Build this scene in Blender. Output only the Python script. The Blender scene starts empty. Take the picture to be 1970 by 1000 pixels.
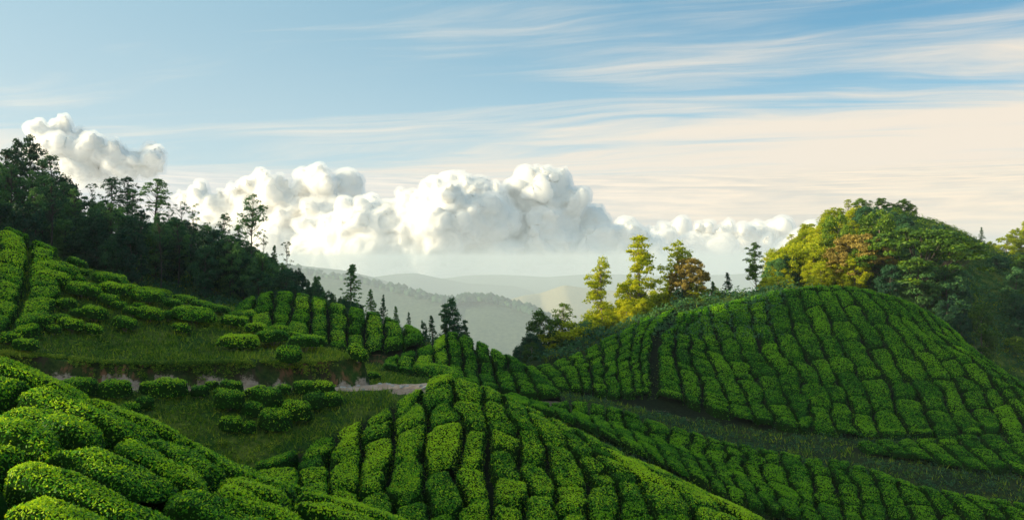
import bpy, math, numpy as np
from mathutils import Vector, Matrix

rng = np.random.default_rng(11)
sc = bpy.context.scene
C = sc.collection
R = math.radians

# ------------------------------------------------------------------ camera
cam_d = bpy.data.cameras.new('camera')
cam_d.lens = 31.2
cam_d.sensor_width = 36.0
cam_d.clip_start = 0.1
cam_d.clip_end = 60000
cam = bpy.data.objects.new('camera', cam_d)
cam.location = (0, 0, 0)
cam.rotation_euler = (R(90), 0, 0)
C.objects.link(cam)
sc.camera = cam

# ------------------------------------------------------------------ light
SUN_EL, SUN_AZ = 14.0, -104.0            # azimuth from +Y (view direction), negative = to the left
sd = Vector((math.sin(R(SUN_AZ)) * math.cos(R(SUN_EL)), math.cos(R(SUN_AZ)) * math.cos(R(SUN_EL)), math.sin(R(SUN_EL))))
sun_d = bpy.data.lights.new('sun', 'SUN')
sun_d.energy = 5.0
sun_d.angle = R(0.6)
sun_d.color = (1.0, 0.83, 0.52)
sun = bpy.data.objects.new('sun', sun_d)
sun.rotation_euler = sd.to_track_quat('Z', 'Y').to_euler()
C.objects.link(sun)

sc.view_settings.view_transform = 'Standard'
sc.view_settings.look = 'None'
sc.view_settings.exposure = 0.47
sc.view_settings.gamma = 1.0
sc.view_settings.use_curve_mapping = False
cy = sc.cycles
cy.max_bounces = 10
cy.diffuse_bounces = 5
cy.glossy_bounces = 2
cy.transmission_bounces = 3
cy.transparent_max_bounces = 12
cy.volume_bounces = 8
cy.use_denoising = True
cy.sample_clamp_indirect = 6.0
cy.use_adaptive_sampling = True
cy.adaptive_threshold = 0.01


class NT:
    """small helper to write node trees"""
    def __init__(s, tree):
        s.t = tree
        s.n = tree.nodes
        s.l = tree.links

    def new(s, typ, **kw):
        n = s.n.new(typ)
        for k, v in kw.items():
            if k == 'ins':
                for a, b in v.items():
                    s.set(n, a, b)
            else:
                setattr(n, k, v)
        return n

    def set(s, n, a, b):
        i = n.inputs[a]
        if isinstance(b, bpy.types.NodeSocket):
            s.l.new(b, i)
        else:
            i.default_value = b

    def math(s, op, a, b=None, c=None, clamp=False):
        n = s.n.new('ShaderNodeMath')
        n.operation = op
        n.use_clamp = clamp
        for k, v in enumerate((a, b, c)):
            if v is not None:
                s.set(n, k, v)
        return n.outputs[0]

    def mapr(s, v, a, b, c=0.0, d=1.0, smooth=True):
        n = s.n.new('ShaderNodeMapRange')
        n.interpolation_type = 'SMOOTHSTEP' if smooth else 'LINEAR'
        s.set(n, 0, v)
        for k, x in zip((1, 2, 3, 4), (a, b, c, d)):
            s.set(n, k, x)
        return n.outputs[0]

    def noise(s, vec, scale, detail=4, rough=0.55, dist=0.0, out=0, typ='FBM'):
        n = s.n.new('ShaderNodeTexNoise')
        if vec is not None:
            s.set(n, 'Vector', vec)
        n.inputs['Scale'].default_value = scale
        n.inputs['Detail'].default_value = detail
        n.inputs['Roughness'].default_value = rough
        n.inputs['Distortion'].default_value = dist
        return n.outputs[out]

    def mix(s, f, a, b, blend='MIX'):
        n = s.n.new('ShaderNodeMix')
        n.data_type = 'RGBA'
        n.blend_type = blend
        s.set(n, 0, f)
        for k, v in ((6, a), (7, b)):
            if isinstance(v, tuple) and len(v) == 3:
                v = (*v, 1.0)
            s.set(n, k, v)
        return n.outputs[2]

    def comb(s, x, y, z):
        n = s.n.new('ShaderNodeCombineXYZ')
        for k, v in enumerate((x, y, z)):
            s.set(n, k, v)
        return n.outputs[0]


# ------------------------------------------------------------------ world: daylight sky with high thin cloud and a deck of cloud far below
world = bpy.data.worlds.new('World')
sc.world = world
world.use_nodes = True
w = NT(world.node_tree)
w.n.clear()
bg = w.new('ShaderNodeBackground')
bg.inputs['Strength'].default_value = 0.094
wo = w.new('ShaderNodeOutputWorld')
w.l.new(bg.outputs[0], wo.inputs[0])
sky = w.new('ShaderNodeTexSky', sky_type='NISHITA', sun_disc=False)
sky.sun_elevation = R(SUN_EL)
sky.sun_rotation = R(SUN_AZ)
sky.altitude = 1600
sky.air_density = 1.0
sky.dust_density = 1.2
sky.ozone_density = 2.0
geo = w.new('ShaderNodeTexCoord')
sep = w.new('ShaderNodeSeparateXYZ')
w.l.new(geo.outputs['Generated'], sep.inputs[0])
dx, dy, dz = sep.outputs
hor = w.math('SQRT', w.math('ADD', w.math('MULTIPLY', dx, dx), w.math('MULTIPLY', dy, dy)))
az = w.math('ARCTAN2', dx, dy)                         # radians, 0 straight ahead
el = w.math('DIVIDE', dz, w.math('MAXIMUM', hor, 0.05))  # tangent of elevation
# streaked high cloud seen in perspective: noise on a level sheet overhead, drawn out sideways
pd = w.math('ADD', w.math('MAXIMUM', el, 0.0), 0.035)
pu = w.math('DIVIDE', w.math('SINE', az), pd)
pv = w.math('DIVIDE', w.math('COSINE', az), pd)
pu = w.math('ADD', pu, w.math('MULTIPLY', pv, 0.35))
wob = w.noise(w.comb(w.math('MULTIPLY', pu, 0.25), w.math('MULTIPLY', pv, 0.4), 2.0), 1.0, 3)
pvw = w.math('ADD', w.math('ADD', pv, w.math('MULTIPLY', wob, 2.4)), w.math('MULTIPLY', pu, 0.30))
cir = w.noise(w.comb(w.math('MULTIPLY', pu, 0.30), w.math('MULTIPLY', pvw, 0.95), 0.7), 1.0, 8, 0.60, 0.3)
cir2 = w.noise(w.comb(w.math('MULTIPLY', pu, 0.9), w.math('MULTIPLY', pvw, 4.2), 4.7), 1.0, 6, 0.62, 0.2)
cirs = w.math('ADD', w.math('MULTIPLY', cir, 0.7), w.math('MULTIPLY', cir2, 0.3))
lo = w.mapr(w.math('SUBTRACT', el, w.math('MULTIPLY', az, 0.03)), 0.09, 0.24, 1.0, 0.0)
thr = w.math('SUBTRACT', 0.64, w.math('MULTIPLY', lo, 0.19))
wisp = w.math('MULTIPLY', w.mapr(az, -0.30, 0.25, 0.0, 1.0), w.mapr(el, 0.20, 0.26, 1.0, 0.0))
big = w.noise(w.comb(w.math('MULTIPLY', az, 2.2), w.math('MULTIPLY', el, 9.0), 5.0), 1.0, 2)
thr = w.math('ADD', thr, w.math('MULTIPLY', w.math('SUBTRACT', big, 0.5), 0.36))
thr = w.math('SUBTRACT', thr, w.math('MULTIPLY', wisp, 0.11))
cmask = w.mapr(cirs, w.math('SUBTRACT', thr, 0.10), w.math('ADD', thr, 0.19), 0.0, 0.95)
cream = w.mix(w.mapr(az, -0.6, 0.6), (7.0, 6.75, 6.0), (7.3, 6.4, 5.3))
# the sky itself
blue = w.mix(w.mapr(el, 0.08, 0.30), w.mix(w.mapr(az, -0.5, 0.5), (4.6, 5.7, 5.7), (3.0, 4.9, 5.5)), w.mix(w.mapr(az, -0.5, 0.55), (3.2, 4.9, 5.5), (0.65, 2.5, 3.9)))
skyc = w.mix(0.2, blue, w.mix(1.0, sky.outputs[0], (1.5, 1.6, 1.7), 'MULTIPLY'))
col = w.mix(cmask, skyc, cream)
# far banks of low cloud: a lumpy deck in perspective, lit from the left
qd = w.math('ADD', w.math('ABSOLUTE', w.math('SUBTRACT', el, 0.115)), 0.016)
qu = w.math('DIVIDE', w.math('SINE', az), qd)
qv = w.math('DIVIDE', w.math('COSINE', az), qd)
deckn = w.noise(w.comb(qu, qv, 1.3), 0.35, 6, 0.58, 0.3)
deckn2 = w.noise(w.comb(w.math('ADD', qu, 0.5), w.math('ADD', qv, 0.3), 1.3), 0.35, 6, 0.58, 0.3)
relief = w.math('ADD', 0.55, w.math('MULTIPLY', w.math('SUBTRACT', deckn, deckn2), 4.5), clamp=True)
deck_c = w.mix(relief, w.mix(w.mapr(az, -0.5, 0.5), (5.0, 5.6, 5.7), (5.9, 5.6, 4.9)), w.mix(w.mapr(az, -0.5, 0.5), (7.6, 7.3, 6.7), (8.0, 6.9, 5.4)))
deckm = w.mapr(w.math('ADD', el, w.math('MULTIPLY', w.math('SUBTRACT', deckn, 0.5), 0.02)), 0.085, 0.105, 0.9, 0.0)
col = w.mix(deckm, col, deck_c)
# mist low down
mist = w.mix(w.mapr(az, -0.3, 0.4), (5.3, 5.75, 5.7), (4.9, 5.4, 5.3))
veil = w.mapr(w.math('ADD', el, w.math('MULTIPLY', w.math('SUBTRACT', deckn, 0.5), 0.03)), 0.0, 0.055, 0.95, 0.0)
col = w.mix(veil, col, mist)
# wide glow around the low sun, added to lift light on the land
dt = w.new('ShaderNodeVectorMath', operation='DOT_PRODUCT')
w.l.new(geo.outputs['Generated'], dt.inputs[0])
dt.inputs[1].default_value = tuple(sd)
glow = w.math('POWER', w.math('MAXIMUM', dt.outputs['Value'], 0.0), 3.0)
col = w.mix(1.0, col, w.mix(glow, (0.0, 0.0, 0.0), (10.0, 8.2, 5.4)), 'ADD')
w.l.new(col, bg.inputs['Color'])

# ------------------------------------------------------------------ numbers
FP = 1706.0


def P(px, py, Y):
    return ((px - 985) / FP * Y, Y, -(py - 500) / FP * Y)


def _hash(ix, iy, iz):
    h = (ix * 374761393 + iy * 668265263 + iz * 2147483647) & 0xffffffff
    h = ((h ^ (h >> 13)) * 1274126177) & 0xffffffff
    h = ((h ^ (h >> 16)) * 2246822519) & 0xffffffff
    return ((h ^ (h >> 15)) & 0xffffff) / float(0xffffff)


def vn(x, y, z=0.0):
    x, y, z = np.broadcast_arrays(np.asarray(x, float), np.asarray(y, float), np.asarray(z, float))
    ix, iy, iz = np.floor(x).astype(np.int64), np.floor(y).astype(np.int64), np.floor(z).astype(np.int64)
    fx, fy, fz = x - ix, y - iy, z - iz
    fx, fy, fz = [f * f * f * (f * (f * 6 - 15) + 10) for f in (fx, fy, fz)]
    r = 0
    for a in (0, 1):
        for b in (0, 1):
            for c in (0, 1):
                wgt = (fx if a else 1 - fx) * (fy if b else 1 - fy) * (fz if c else 1 - fz)
                r = r + wgt * _hash(ix + a, iy + b, iz + c)
    return r * 2 - 1


def fbm(x, y, z=0.0, o=4):
    r, a, f = 0, 0.5, 1.0
    for k in range(o):
        r = r + a * vn(x * f + 17.3 * k, y * f + 9.1 * k, z * f)
        a *= 0.5
        f *= 2.03
    return r


def billow(x, y, z, o=5):
    r, a, f, n = 0, 0.5, 1.0, 0
    for k in range(o):
        r = r + a * (1 - np.abs(vn(x * f + 17.3 * k, y * f + 9.1 * k, z * f + 3.3 * k)) * 2)
        n += a
        a *= 0.52
        f *= 2.1
    return r / n


# ------------------------------------------------------------------ hills: smooth surfaces through surveyed points
class Hill:
    def __init__(s, pts, slope=0.8, drop=0.0, c=2.0, extra=(), smooth=0.0):
        p = [P(*q) for q in pts]
        p = [(x, y, z - drop) for x, y, z in p] + list(extra)
        p = np.array(p, float)
        s.p, s.slope, s.c = p, slope, c
        n = len(p)
        s.mu = p[:, :2].mean(0)
        d = np.sqrt(((p[:, None, :2] - p[None, :, :2]) ** 2).sum(-1) + c * c)
        A = np.zeros((n + 3, n + 3))
        A[:n, :n] = d - smooth * np.eye(n) * c
        Q = np.c_[np.ones(n), p[:, :2] - s.mu]
        A[:n, n:] = Q
        A[n:, :n] = Q.T
        s.w = np.linalg.solve(A, np.r_[p[:, 2], 0, 0, 0])
        pp = sorted(map(tuple, p[:, :2]))
        def half(seq):
            h = []
            for q in seq:
                while len(h) >= 2 and (h[-1][0]-h[-2][0])*(q[1]-h[-2][1]) - (h[-1][1]-h[-2][1])*(q[0]-h[-2][0]) <= 0:
                    h.pop()
                h.append(q)
            return h[:-1]
        s.hull = np.array(half(pp) + half(pp[::-1]))

    def __call__(s, x, y):
        n = len(s.p)
        z = s.w[n] + s.w[n + 1] * (x - s.mu[0]) + s.w[n + 2] * (y - s.mu[1])
        for k in range(n):
            z = z + s.w[k] * np.sqrt((x - s.p[k, 0]) ** 2 + (y - s.p[k, 1]) ** 2 + s.c ** 2)
        d = np.full(np.shape(x), -1e9)
        H = s.hull
        for i in range(len(H)):
            a, b = H[i], H[(i + 1) % len(H)]
            e = (b - a) / np.linalg.norm(b - a)
            d = np.maximum(d, (x - a[0]) * e[1] - (y - a[1]) * e[0])
        return np.where(d > 0, z - s.slope * d - 0.02 * d * d * (s.slope < 2), z)


def behind(pts, dy, dz):
    """points behind a crest, so the far side falls away"""
    o = []
    for q in pts:
        x, y, z = P(*q)
        o.append((x * (y + dy) / y, y + dy, z - dz))
    return o


BH = 0.75   # height of a clipped tea bush
F_crest = [(-300, 600, 25), (0, 690, 22), (120, 745, 22), (230, 795, 21.5), (330, 840, 21), (420, 885, 20.5), (600, 960, 19.5), (745, 1000, 19), (850, 1050, 18)]
hF = Hill(F_crest + [(-300, 800, 18), (-300, 1000, 11), (0, 850, 15.5), (200, 900, 15.5), (400, 960, 15.5), (0, 1000, 11.5), (300, 1040, 12.5), (600, 1060, 14.5),
          (800, 1200, 13), (0, 1250, 8), (500, 1300, 9), (-700, 1000, 12), (900, 1300, 11)], 0.7, BH, 1.5, behind(F_crest, 3.5, 2.2), 0.05)
C_crest = [(850, 712, 48), (962, 761, 47.5), (1046, 802, 46.5), (1151, 850, 45), (1220, 883, 44), (1300, 916, 43), (1372, 957, 42), (1473, 1000, 41), (1600, 1080, 39)]
hC = Hill(C_crest + [(887, 1000, 34), (1070, 1000, 35), (1259, 1000, 36.5), (694, 968, 33.5), (574, 946, 34), (540, 1000, 31), (876, 868, 39.5), (1064, 916, 39.5),
          (815, 829, 40), (697, 904, 36.5), (813, 760, 44.5), (755, 786, 43), (698, 808, 42), (656, 818, 41.5), (579, 859, 39.5), (502, 882, 38), (448, 894, 37.5),
          (887, 1130, 30), (1259, 1130, 33), (600, 1130, 27.5)], 0.8, BH, 2.0, behind(C_crest[1:], 4, 3.2), 0.05)
M_crest = [(-300, 300, 66), (0, 440, 62), (150, 505, 61.5), (250, 545, 61), (350, 580, 60), (450, 612, 58), (550, 640, 56), (630, 660, 54)]
M_bank = [(-300, 670, 44), (0, 680, 45), (120, 690, 46), (300, 700, 46.5), (450, 697, 47.5), (600, 697, 49), (700, 692, 50)]
hM = Hill(M_crest[1:] + [(0, 560, 53), (150, 600, 52.5), (300, 640, 52.5), (450, 655, 53), (100, 520, 58), (-300, 600, 48)], 4.0, 0.5, 2.0,
          [P(*q) for q in M_bank] + [P(*M_crest[0]), P(-700, 150, 75), P(-900, 500, 52), P(-700, 640, 44)] + behind(M_crest[1:], 7, 2.4), 0.05)
ROAD = [(-500, 742, 42), (-200, 745, 43), (0, 747, 44), (120, 748, 45), (300, 748, 46), (500, 748, 47), (640, 747, 48), (700, 744, 49), (760, 740, 49), (830, 740, 47)]
hS = Hill(ROAD + [(q[0], q[1] + 11, q[2] - 1.6) for q in ROAD[:-1]] + [(q[0], q[1] - 3, q[2] + 2.2) for q in ROAD[:-2]] + [(640, 760, 46), (640, 820, 43), (300, 800, 41.5), (450, 800, 42.5), (300, 840, 40), (450, 880, 40), (100, 830, 39),
          (560, 865, 40.5), (-300, 840, 37)], 0.8, 0.0, 1.2, (), 0.05)
N_crest = [(440, 592, 88), (480, 570, 90), (540, 563, 91), (600, 571, 91), (668, 590, 89), (735, 608, 87), (800, 630, 84), (820, 645, 83)]
hN = Hill(N_crest + [(450, 625, 80), (515, 640, 78.5), (600, 610, 84), (590, 660, 77.5), (700, 640, 82), (670, 667, 78), (742, 664, 79), (800, 655, 80)], 0.9, BH, 2.0, behind(N_crest, 6, 3), 0.05)
P_crest = [(735, 690, 68.5), (800, 668, 74), (830, 645, 79), (870, 638, 80), (915, 658, 80), (965, 680, 79), (1000, 698, 78), (1040, 720, 76), (1085, 748, 73)]
hP = Hill(P_crest + [(730, 710, 66), (800, 715, 67), (861, 722, 68), (925, 737, 66.5), (1000, 754, 68), (1080, 754, 70), (850, 680, 74), (960, 715, 73.5)], 0.9, BH, 2.0, behind(P_crest[3:], 5, 3.5), 0.05)
T_guides = [[(1316, 604, 108), (1268, 645, 99), (1264, 700, 92), (1264, 752, 87)],
            [(1360, 585, 109.5), (1368, 625, 102.5), (1380, 655, 99), (1400, 700, 94), (1434, 757, 88), (1458, 805, 82)],
            [(1470, 560, 110), (1482, 608, 104), (1492, 649, 99), (1536, 723, 91), (1574, 825, 81)],
            [(1560, 546, 110), (1598, 628, 101), (1635, 690, 95), (1669, 751, 89), (1697, 840, 80.5)],
            [(1650, 550, 110), (1706, 610, 103), (1773, 698, 95), (1810, 750, 90), (1850, 838, 82)],
            [(1740, 575, 109), (1800, 640, 101.5), (1888, 700, 95), (1920, 743, 92), (1975, 828, 85)],
            [(1830, 620, 106), (1900, 690, 98), (1990, 750, 92), (2100, 832, 86)]]
Q_guides = [[(990, 702, 92), (1010, 715, 89), (1040, 738, 86)],
            [(1030, 702, 93), (1050, 722, 90), (1075, 745, 86)],
            [(1090, 682, 97), (1110, 712, 92), (1120, 752, 87)],
            [(1150, 650, 101), (1160, 690, 95), (1165, 730, 89), (1170, 757, 86)],
            [(1230, 612, 106), (1215, 660, 98), (1215, 715, 91), (1225, 755, 86.5)],
            [(1300, 595, 109), (1256, 643, 100), (1250, 700, 93), (1250, 754, 87)]]
T_crest = [(1030, 702, 93), (1090, 682, 97), (1150, 650, 101), (1230, 612, 106), (1316, 592, 109), (1400, 573, 110), (1470, 558, 110), (1560, 544, 110), (1650, 548, 110), (1740, 575, 109), (1830, 620, 106), (1900, 690, 98)]
hT = Hill([q for g in T_guides[:] + Q_guides[:] for q in g[::1]], 1.1, BH, 3.0, behind(T_crest, 8, 3.5) + [P(2300, 800, 95)], 0.3)
B_guides = [[(975, 768, 66), (975, 800, 61), (975, 830, 57)],
            [(1099, 770, 69), (1103, 805, 65), (1111, 850, 60)],
            [(1200, 790, 69), (1215, 840, 64), (1240, 900, 58)],
            [(1321, 828, 68), (1337, 884, 62.5), (1370, 970, 55)],
            [(1450, 858, 66.5), (1470, 904, 62), (1510, 1010, 54)],
            [(1630, 888, 64.5), (1645, 947, 59.5), (1690, 1060, 52)],
            [(1800, 936, 61.5), (1850, 1000, 57), (1900, 1080, 52)],
            [(1990, 970, 60), (2050, 1040, 54), (2080, 1100, 51)]]
hB = Hill([q for g in B_guides for q in g] + [(g[0][0], g[0][1] + 6, g[0][2] + 2.2) for g in B_guides], 0.9, BH, 2.0, (), 0.05)
W_guides = [[(1640, 846, 76), (1665, 862, 73.5)], [(1790, 836, 78), (1860, 896, 71)], [(1970, 825, 79), (2040, 905, 71)]]
hW = Hill([q for g in W_guides for q in g] + [(1620, 850, 77), (1750, 885, 71.5)], 1.2, BH, 1.5, (), 0.05)
hV = Hill([(1000, 768, 72), (1150, 772, 79), (1300, 812, 77), (1450, 850, 75), (1600, 868, 73), (1800, 905, 69), (1970, 945, 66), (500, 890, 39), (650, 850, 41), (730, 722, 58),
           (850, 740, 58), (1000, 790, 56), (700, 705, 64), (560, 690, 66), (1300, 1000, 48), (1970, 1150, 48), (300, 640, 74), (900, 1400, 20), (1970, 1500, 25), (500, 600, 100), (0, 900, 33), (0, 520, 90)],
          0.3, 0.4, 3.0, [(-5, 120, -22), (20, 125, -21), (0, 200, -75), (-60, 200, -45), (80, 200, -45), (60, 120, -18)], 0.05)
L_pts = [(-900, 235, 150), (-400, 330, 140), (-100, 395, 140), (0, 425, 140), (150, 465, 140), (300, 485, 138), (450, 520, 134), (550, 548, 128), (650, 590, 118), (750, 622, 106), (850, 655, 97), (900, 672, 92)]
hL = Hill(L_pts, 0.7, 1.0, 4.0, behind(L_pts, 25, 5) + [P(-600, 420, 95), P(-100, 470, 100), P(0, 500, 100), P(100, 520, 98), (P(300, 580, 98)), P(450, 600, 98), P(600, 600, 100)], 0.1)
E_pts = [(960, 700, 98), (1030, 700, 104), (1100, 690, 112), (1160, 660, 118), (1250, 626, 121), (1330, 608, 122), (1420, 586, 123), (1500, 562, 124), (1600, 560, 124)]
hE = Hill(E_pts, 0.8, 0.5, 4.0, behind(E_pts, 14, 6), 0.1)
K_crest = [(1475, 560, 150), (1520, 505, 155), (1570, 460, 165), (1620, 435, 175), (1690, 420, 180), (1750, 419, 180), (1800, 431, 179), (1870, 456, 176), (1950, 500, 170), (2050, 545, 165)]
hK = Hill(K_crest + [(1500, 570, 126), (1600, 566, 125), (1700, 575, 124), (1800, 612, 122), (1900, 680, 118), (2000, 740, 114), (2200, 780, 112), (1650, 490, 150), (1780, 490, 152), (1880, 540, 148), (1980, 590, 142), (2150, 640, 140)],
          0.9, 0.3, 4.0, behind(K_crest, 25, 9), 0.1)
hK2 = Hill([(1885, 500, 215), (1925, 472, 225), (1970, 452, 230), (2080, 425, 235), (2250, 420, 235), (1930, 560, 200), (2050, 560, 195), (2250, 560, 190)], 0.8, 3.0, 5.0, behind([(1930, 478, 225), (1980, 455, 230), (2080, 430, 235), (2250, 430, 235)], 25, 12), 0.1)
# unseen high ground the left-hand hills climb to, shaped to block the low sun
hX = Hill([], 0.9, 0, 5.0, [(-50, 50, 5), (-53, 66, 9), (-62, 84, 6), (-100, 55, 36), (-100, 71, 31), (-104, 84, 8), (-150, 50, 42), (-130, 10, 26), (-60, 20, 6), (-42, 30, 1.5), (-200, 55, 50), (-170, 90, 14)], 0.05)
HILLS = [hF, hC, hM, hS, hN, hP, hT, hB, hW, hV, hL, hE, hK, hK2, hX]


def terrain(x, y):
    x = np.asarray(x, float)
    y = np.asarray(y, float)
    z = np.full(x.shape, -400.0)
    for h in HILLS:
        z = np.maximum(z, h(x, y))
    return z


def hit(px, py, y0=8.0, y1=230.0, up=0.0):
    """where the line of sight through a point of the picture meets the ground (vectorised)"""
    px = np.atleast_1d(np.asarray(px, float))
    py = np.atleast_1d(np.asarray(py, float))
    ys = np.exp(np.linspace(math.log(y0), math.log(y1), 700))
    out = np.zeros((len(px), 3))
    for i in range(len(px)):
        X = (px[i] - 985) / FP * ys
        Z = -(py[i] - 500) / FP * ys
        below = Z < terrain(X, ys) + up
        k = int(np.argmax(below)) if below.any() else len(ys) - 1
        out[i] = (X[k], ys[k], Z[k] - up)
    return out


def seg_dist(x, y, line):
    d = np.full(np.shape(x), 1e9)
    for (ax, ay), (bx, by) in zip(line[:-1], line[1:]):
        vx, vy = bx - ax, by - ay
        t = np.clip(((x - ax) * vx + (y - ay) * vy) / (vx * vx + vy * vy), 0, 1)
        d = np.minimum(d, np.hypot(x - ax - t * vx, y - ay - t * vy))
    return d


# ------------------------------------------------------------------ object helpers
def tag(o, label=None, cat=None, group=None, kind=None):
    for k, v in (('label', label), ('category', cat), ('group', group), ('kind', kind)):
        if v:
            o[k] = v
    return o


def mesh_obj(name, V, faces, mat, parent=None, smooth=True, attrs=None, link=True):
    """faces: (n,4) or (n,3) array, or list of such arrays"""
    me = bpy.data.meshes.new(name)
    if not isinstance(faces, list):
        faces = [faces]
    V = np.asarray(V, np.float32)
    me.vertices.add(len(V))
    me.vertices.foreach_set('co', V.ravel())
    li = np.concatenate([np.asarray(f, np.int32).ravel() for f in faces])
    sizes = np.concatenate([np.full(len(f), f.shape[1], np.int32) for f in faces])
    st = np.r_[0, np.cumsum(sizes)[:-1]].astype(np.int32)
    me.loops.add(len(li))
    me.loops.foreach_set('vertex_index', li)
    me.polygons.add(len(sizes))
    me.polygons.foreach_set('loop_start', st)
    me.polygons.foreach_set('loop_total', sizes)
    me.update(calc_edges=True)
    me.polygons.foreach_set('use_smooth', np.full(len(sizes), smooth))
    for k, a in (attrs or {}).items():
        at = me.attributes.new(k, 'FLOAT', 'POINT')
        at.data.foreach_set('value', np.asarray(a, np.float32))
    if mat:
        me.materials.append(mat)
    o = bpy.data.objects.new(name, me)
    if link:
        C.objects.link(o)
    if parent:
        o.parent = parent
    return o


def empty(name, loc, rz=0.0, scale=1.0):
    o = bpy.data.objects.new(name, None)
    C.objects.link(o)
    o.location = loc
    o.rotation_euler = (0, 0, rz)
    o.scale = (scale, scale, scale)
    o.empty_display_size = 0.3
    return o


def grid_faces(nu, nv, off=0):
    i = np.arange(nu - 1)[:, None] * nv + np.arange(nv - 1)[None, :]
    i = i.ravel() + off
    return np.stack([i, i + 1, i + nv + 1, i + nv], 1)


# ------------------------------------------------------------------ materials
def material(name):
    m = bpy.data.materials.new(name)
    m.use_nodes = True
    t = NT(m.node_tree)
    t.n.clear()
    out = t.new('ShaderNodeOutputMaterial')
    return m, t, out


def leaf_material(name, dark, mid, young, trans=0.35, rough=0.5, patch=0.35, bright=1.0, spec=0.18, vary=0.0):
    """leaves: colour runs by each leaf's own tint, with slow patches of hue over the planting"""
    m, t, out = material(name)
    a = t.new('ShaderNodeAttribute', attribute_name='tint')
    g = t.new('ShaderNodeNewGeometry')
    oi = t.new('ShaderNodeObjectInfo')
    p = t.noise(g.outputs['Position'], patch, 3, 0.6)
    p2 = t.noise(g.outputs['Position'], patch * 6, 2, 0.6)
    v = t.math('ADD', a.outputs['Fac'], t.math('MULTIPLY', t.math('SUBTRACT', p, 0.5), 0.9))
    v = t.math('ADD', v, t.math('MULTIPLY', t.math('SUBTRACT', p2, 0.5), 0.6))
    v = t.math('ADD', v, t.math('MULTIPLY', t.math('SUBTRACT', oi.outputs['Random'], 0.5), vary), clamp=True)
    r = t.new('ShaderNodeValToRGB')
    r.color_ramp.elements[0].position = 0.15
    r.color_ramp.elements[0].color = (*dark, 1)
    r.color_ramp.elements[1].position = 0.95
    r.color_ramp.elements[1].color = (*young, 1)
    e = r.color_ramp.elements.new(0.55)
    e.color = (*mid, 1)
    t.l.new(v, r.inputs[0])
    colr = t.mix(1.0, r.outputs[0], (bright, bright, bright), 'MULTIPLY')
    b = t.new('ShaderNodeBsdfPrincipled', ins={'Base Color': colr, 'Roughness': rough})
    b.inputs['Specular IOR Level'].default_value = spec
    tr = t.new('ShaderNodeBsdfTranslucent', ins={'Color': t.mix(1.0, colr, (1.5, 1.35, 0.6), 'MULTIPLY')})
    mx = t.new('ShaderNodeMixShader', ins={0: trans})
    t.l.new(b.outputs[0], mx.inputs[1])
    t.l.new(tr.outputs[0], mx.inputs[2])
    t.l.new(mx.outputs[0], out.inputs[0])
    return m


M_TEA = leaf_material('tea_leaves', (0.012, 0.090, 0.004), (0.085, 0.33, 0.005), (0.50, 0.70, 0.010), 0.33, 0.42, 0.22, 1.0, 0.14)
M_TEA_D = leaf_material('tea_leaves_darker', (0.008, 0.066, 0.004), (0.040, 0.215, 0.005), (0.22, 0.47, 0.008), 0.30, 0.5, 0.16, 1.0, 0.07)  # deeper green, for the right-hand fields and the joined rest
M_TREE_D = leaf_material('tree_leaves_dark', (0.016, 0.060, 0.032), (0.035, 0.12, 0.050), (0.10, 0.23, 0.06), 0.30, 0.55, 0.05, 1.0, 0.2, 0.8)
M_TREE_Y = leaf_material('tree_leaves_sunlit', (0.09, 0.15, 0.006), (0.34, 0.42, 0.008), (0.64, 0.62, 0.02), 0.52, 0.5, 0.05, 1.0, 0.2, 0.3)  # bright yellow-green puts sunlight into the colour of crowns in the sun
M_TREE_M = leaf_material('tree_leaves_green', (0.025, 0.075, 0.012), (0.09, 0.19, 0.014), (0.24, 0.34, 0.02), 0.35, 0.5, 0.05, 1.0, 0.2, 0.5)
M_TREE_R = leaf_material('tree_leaves_rust', (0.09, 0.075, 0.016), (0.27, 0.21, 0.04), (0.48, 0.38, 0.09), 0.35, 0.6, 0.05)
M_GRASS = leaf_material('grass_blades', (0.022, 0.080, 0.006), (0.12, 0.24, 0.010), (0.38, 0.43, 0.03), 0.3, 0.6, 0.12)


def core_material():
    """twigs and old leaves inside a clipped bush, near-black to paint in the shade"""
    m, t, out = material('tea_bush_core')
    g = t.new('ShaderNodeNewGeometry')
    n = t.noise(g.outputs['Position'], 9.0, 4, 0.7)
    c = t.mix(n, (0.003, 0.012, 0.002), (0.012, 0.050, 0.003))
    b = t.new('ShaderNodeBsdfPrincipled', ins={'Base Color': c, 'Roughness': 0.9})
    b.inputs['Specular IOR Level'].default_value = 0.03
    bp = t.new('ShaderNodeBump', ins={'Strength': 0.8, 'Distance': 0.06, 'Height': n})
    t.l.new(bp.outputs[0], b.inputs['Normal'])
    t.l.new(b.outputs[0], out.inputs[0])
    return m


M_CORE = core_material()


def simple(name, c1, c2, scale, rough=0.9, bump=0.3, dist=0.05, stretch=(1, 1, 1)):
    m, t, out = material(name)
    tc = t.new('ShaderNodeTexCoord')
    mp = t.new('ShaderNodeMapping', ins={'Scale': stretch})
    g = t.new('ShaderNodeNewGeometry')
    t.l.new(g.outputs['Position'], mp.inputs[0])
    n = t.noise(mp.outputs[0], scale, 6, 0.65)
    c = t.mix(t.mapr(n, 0.3, 0.7), c1, c2)
    b = t.new('ShaderNodeBsdfPrincipled', ins={'Base Color': c, 'Roughness': rough})
    bp = t.new('ShaderNodeBump', ins={'Strength': bump, 'Distance': dist, 'Height': n})
    t.l.new(bp.outputs[0], b.inputs['Normal'])
    t.l.new(b.outputs[0], out.inputs[0])
    return m


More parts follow.
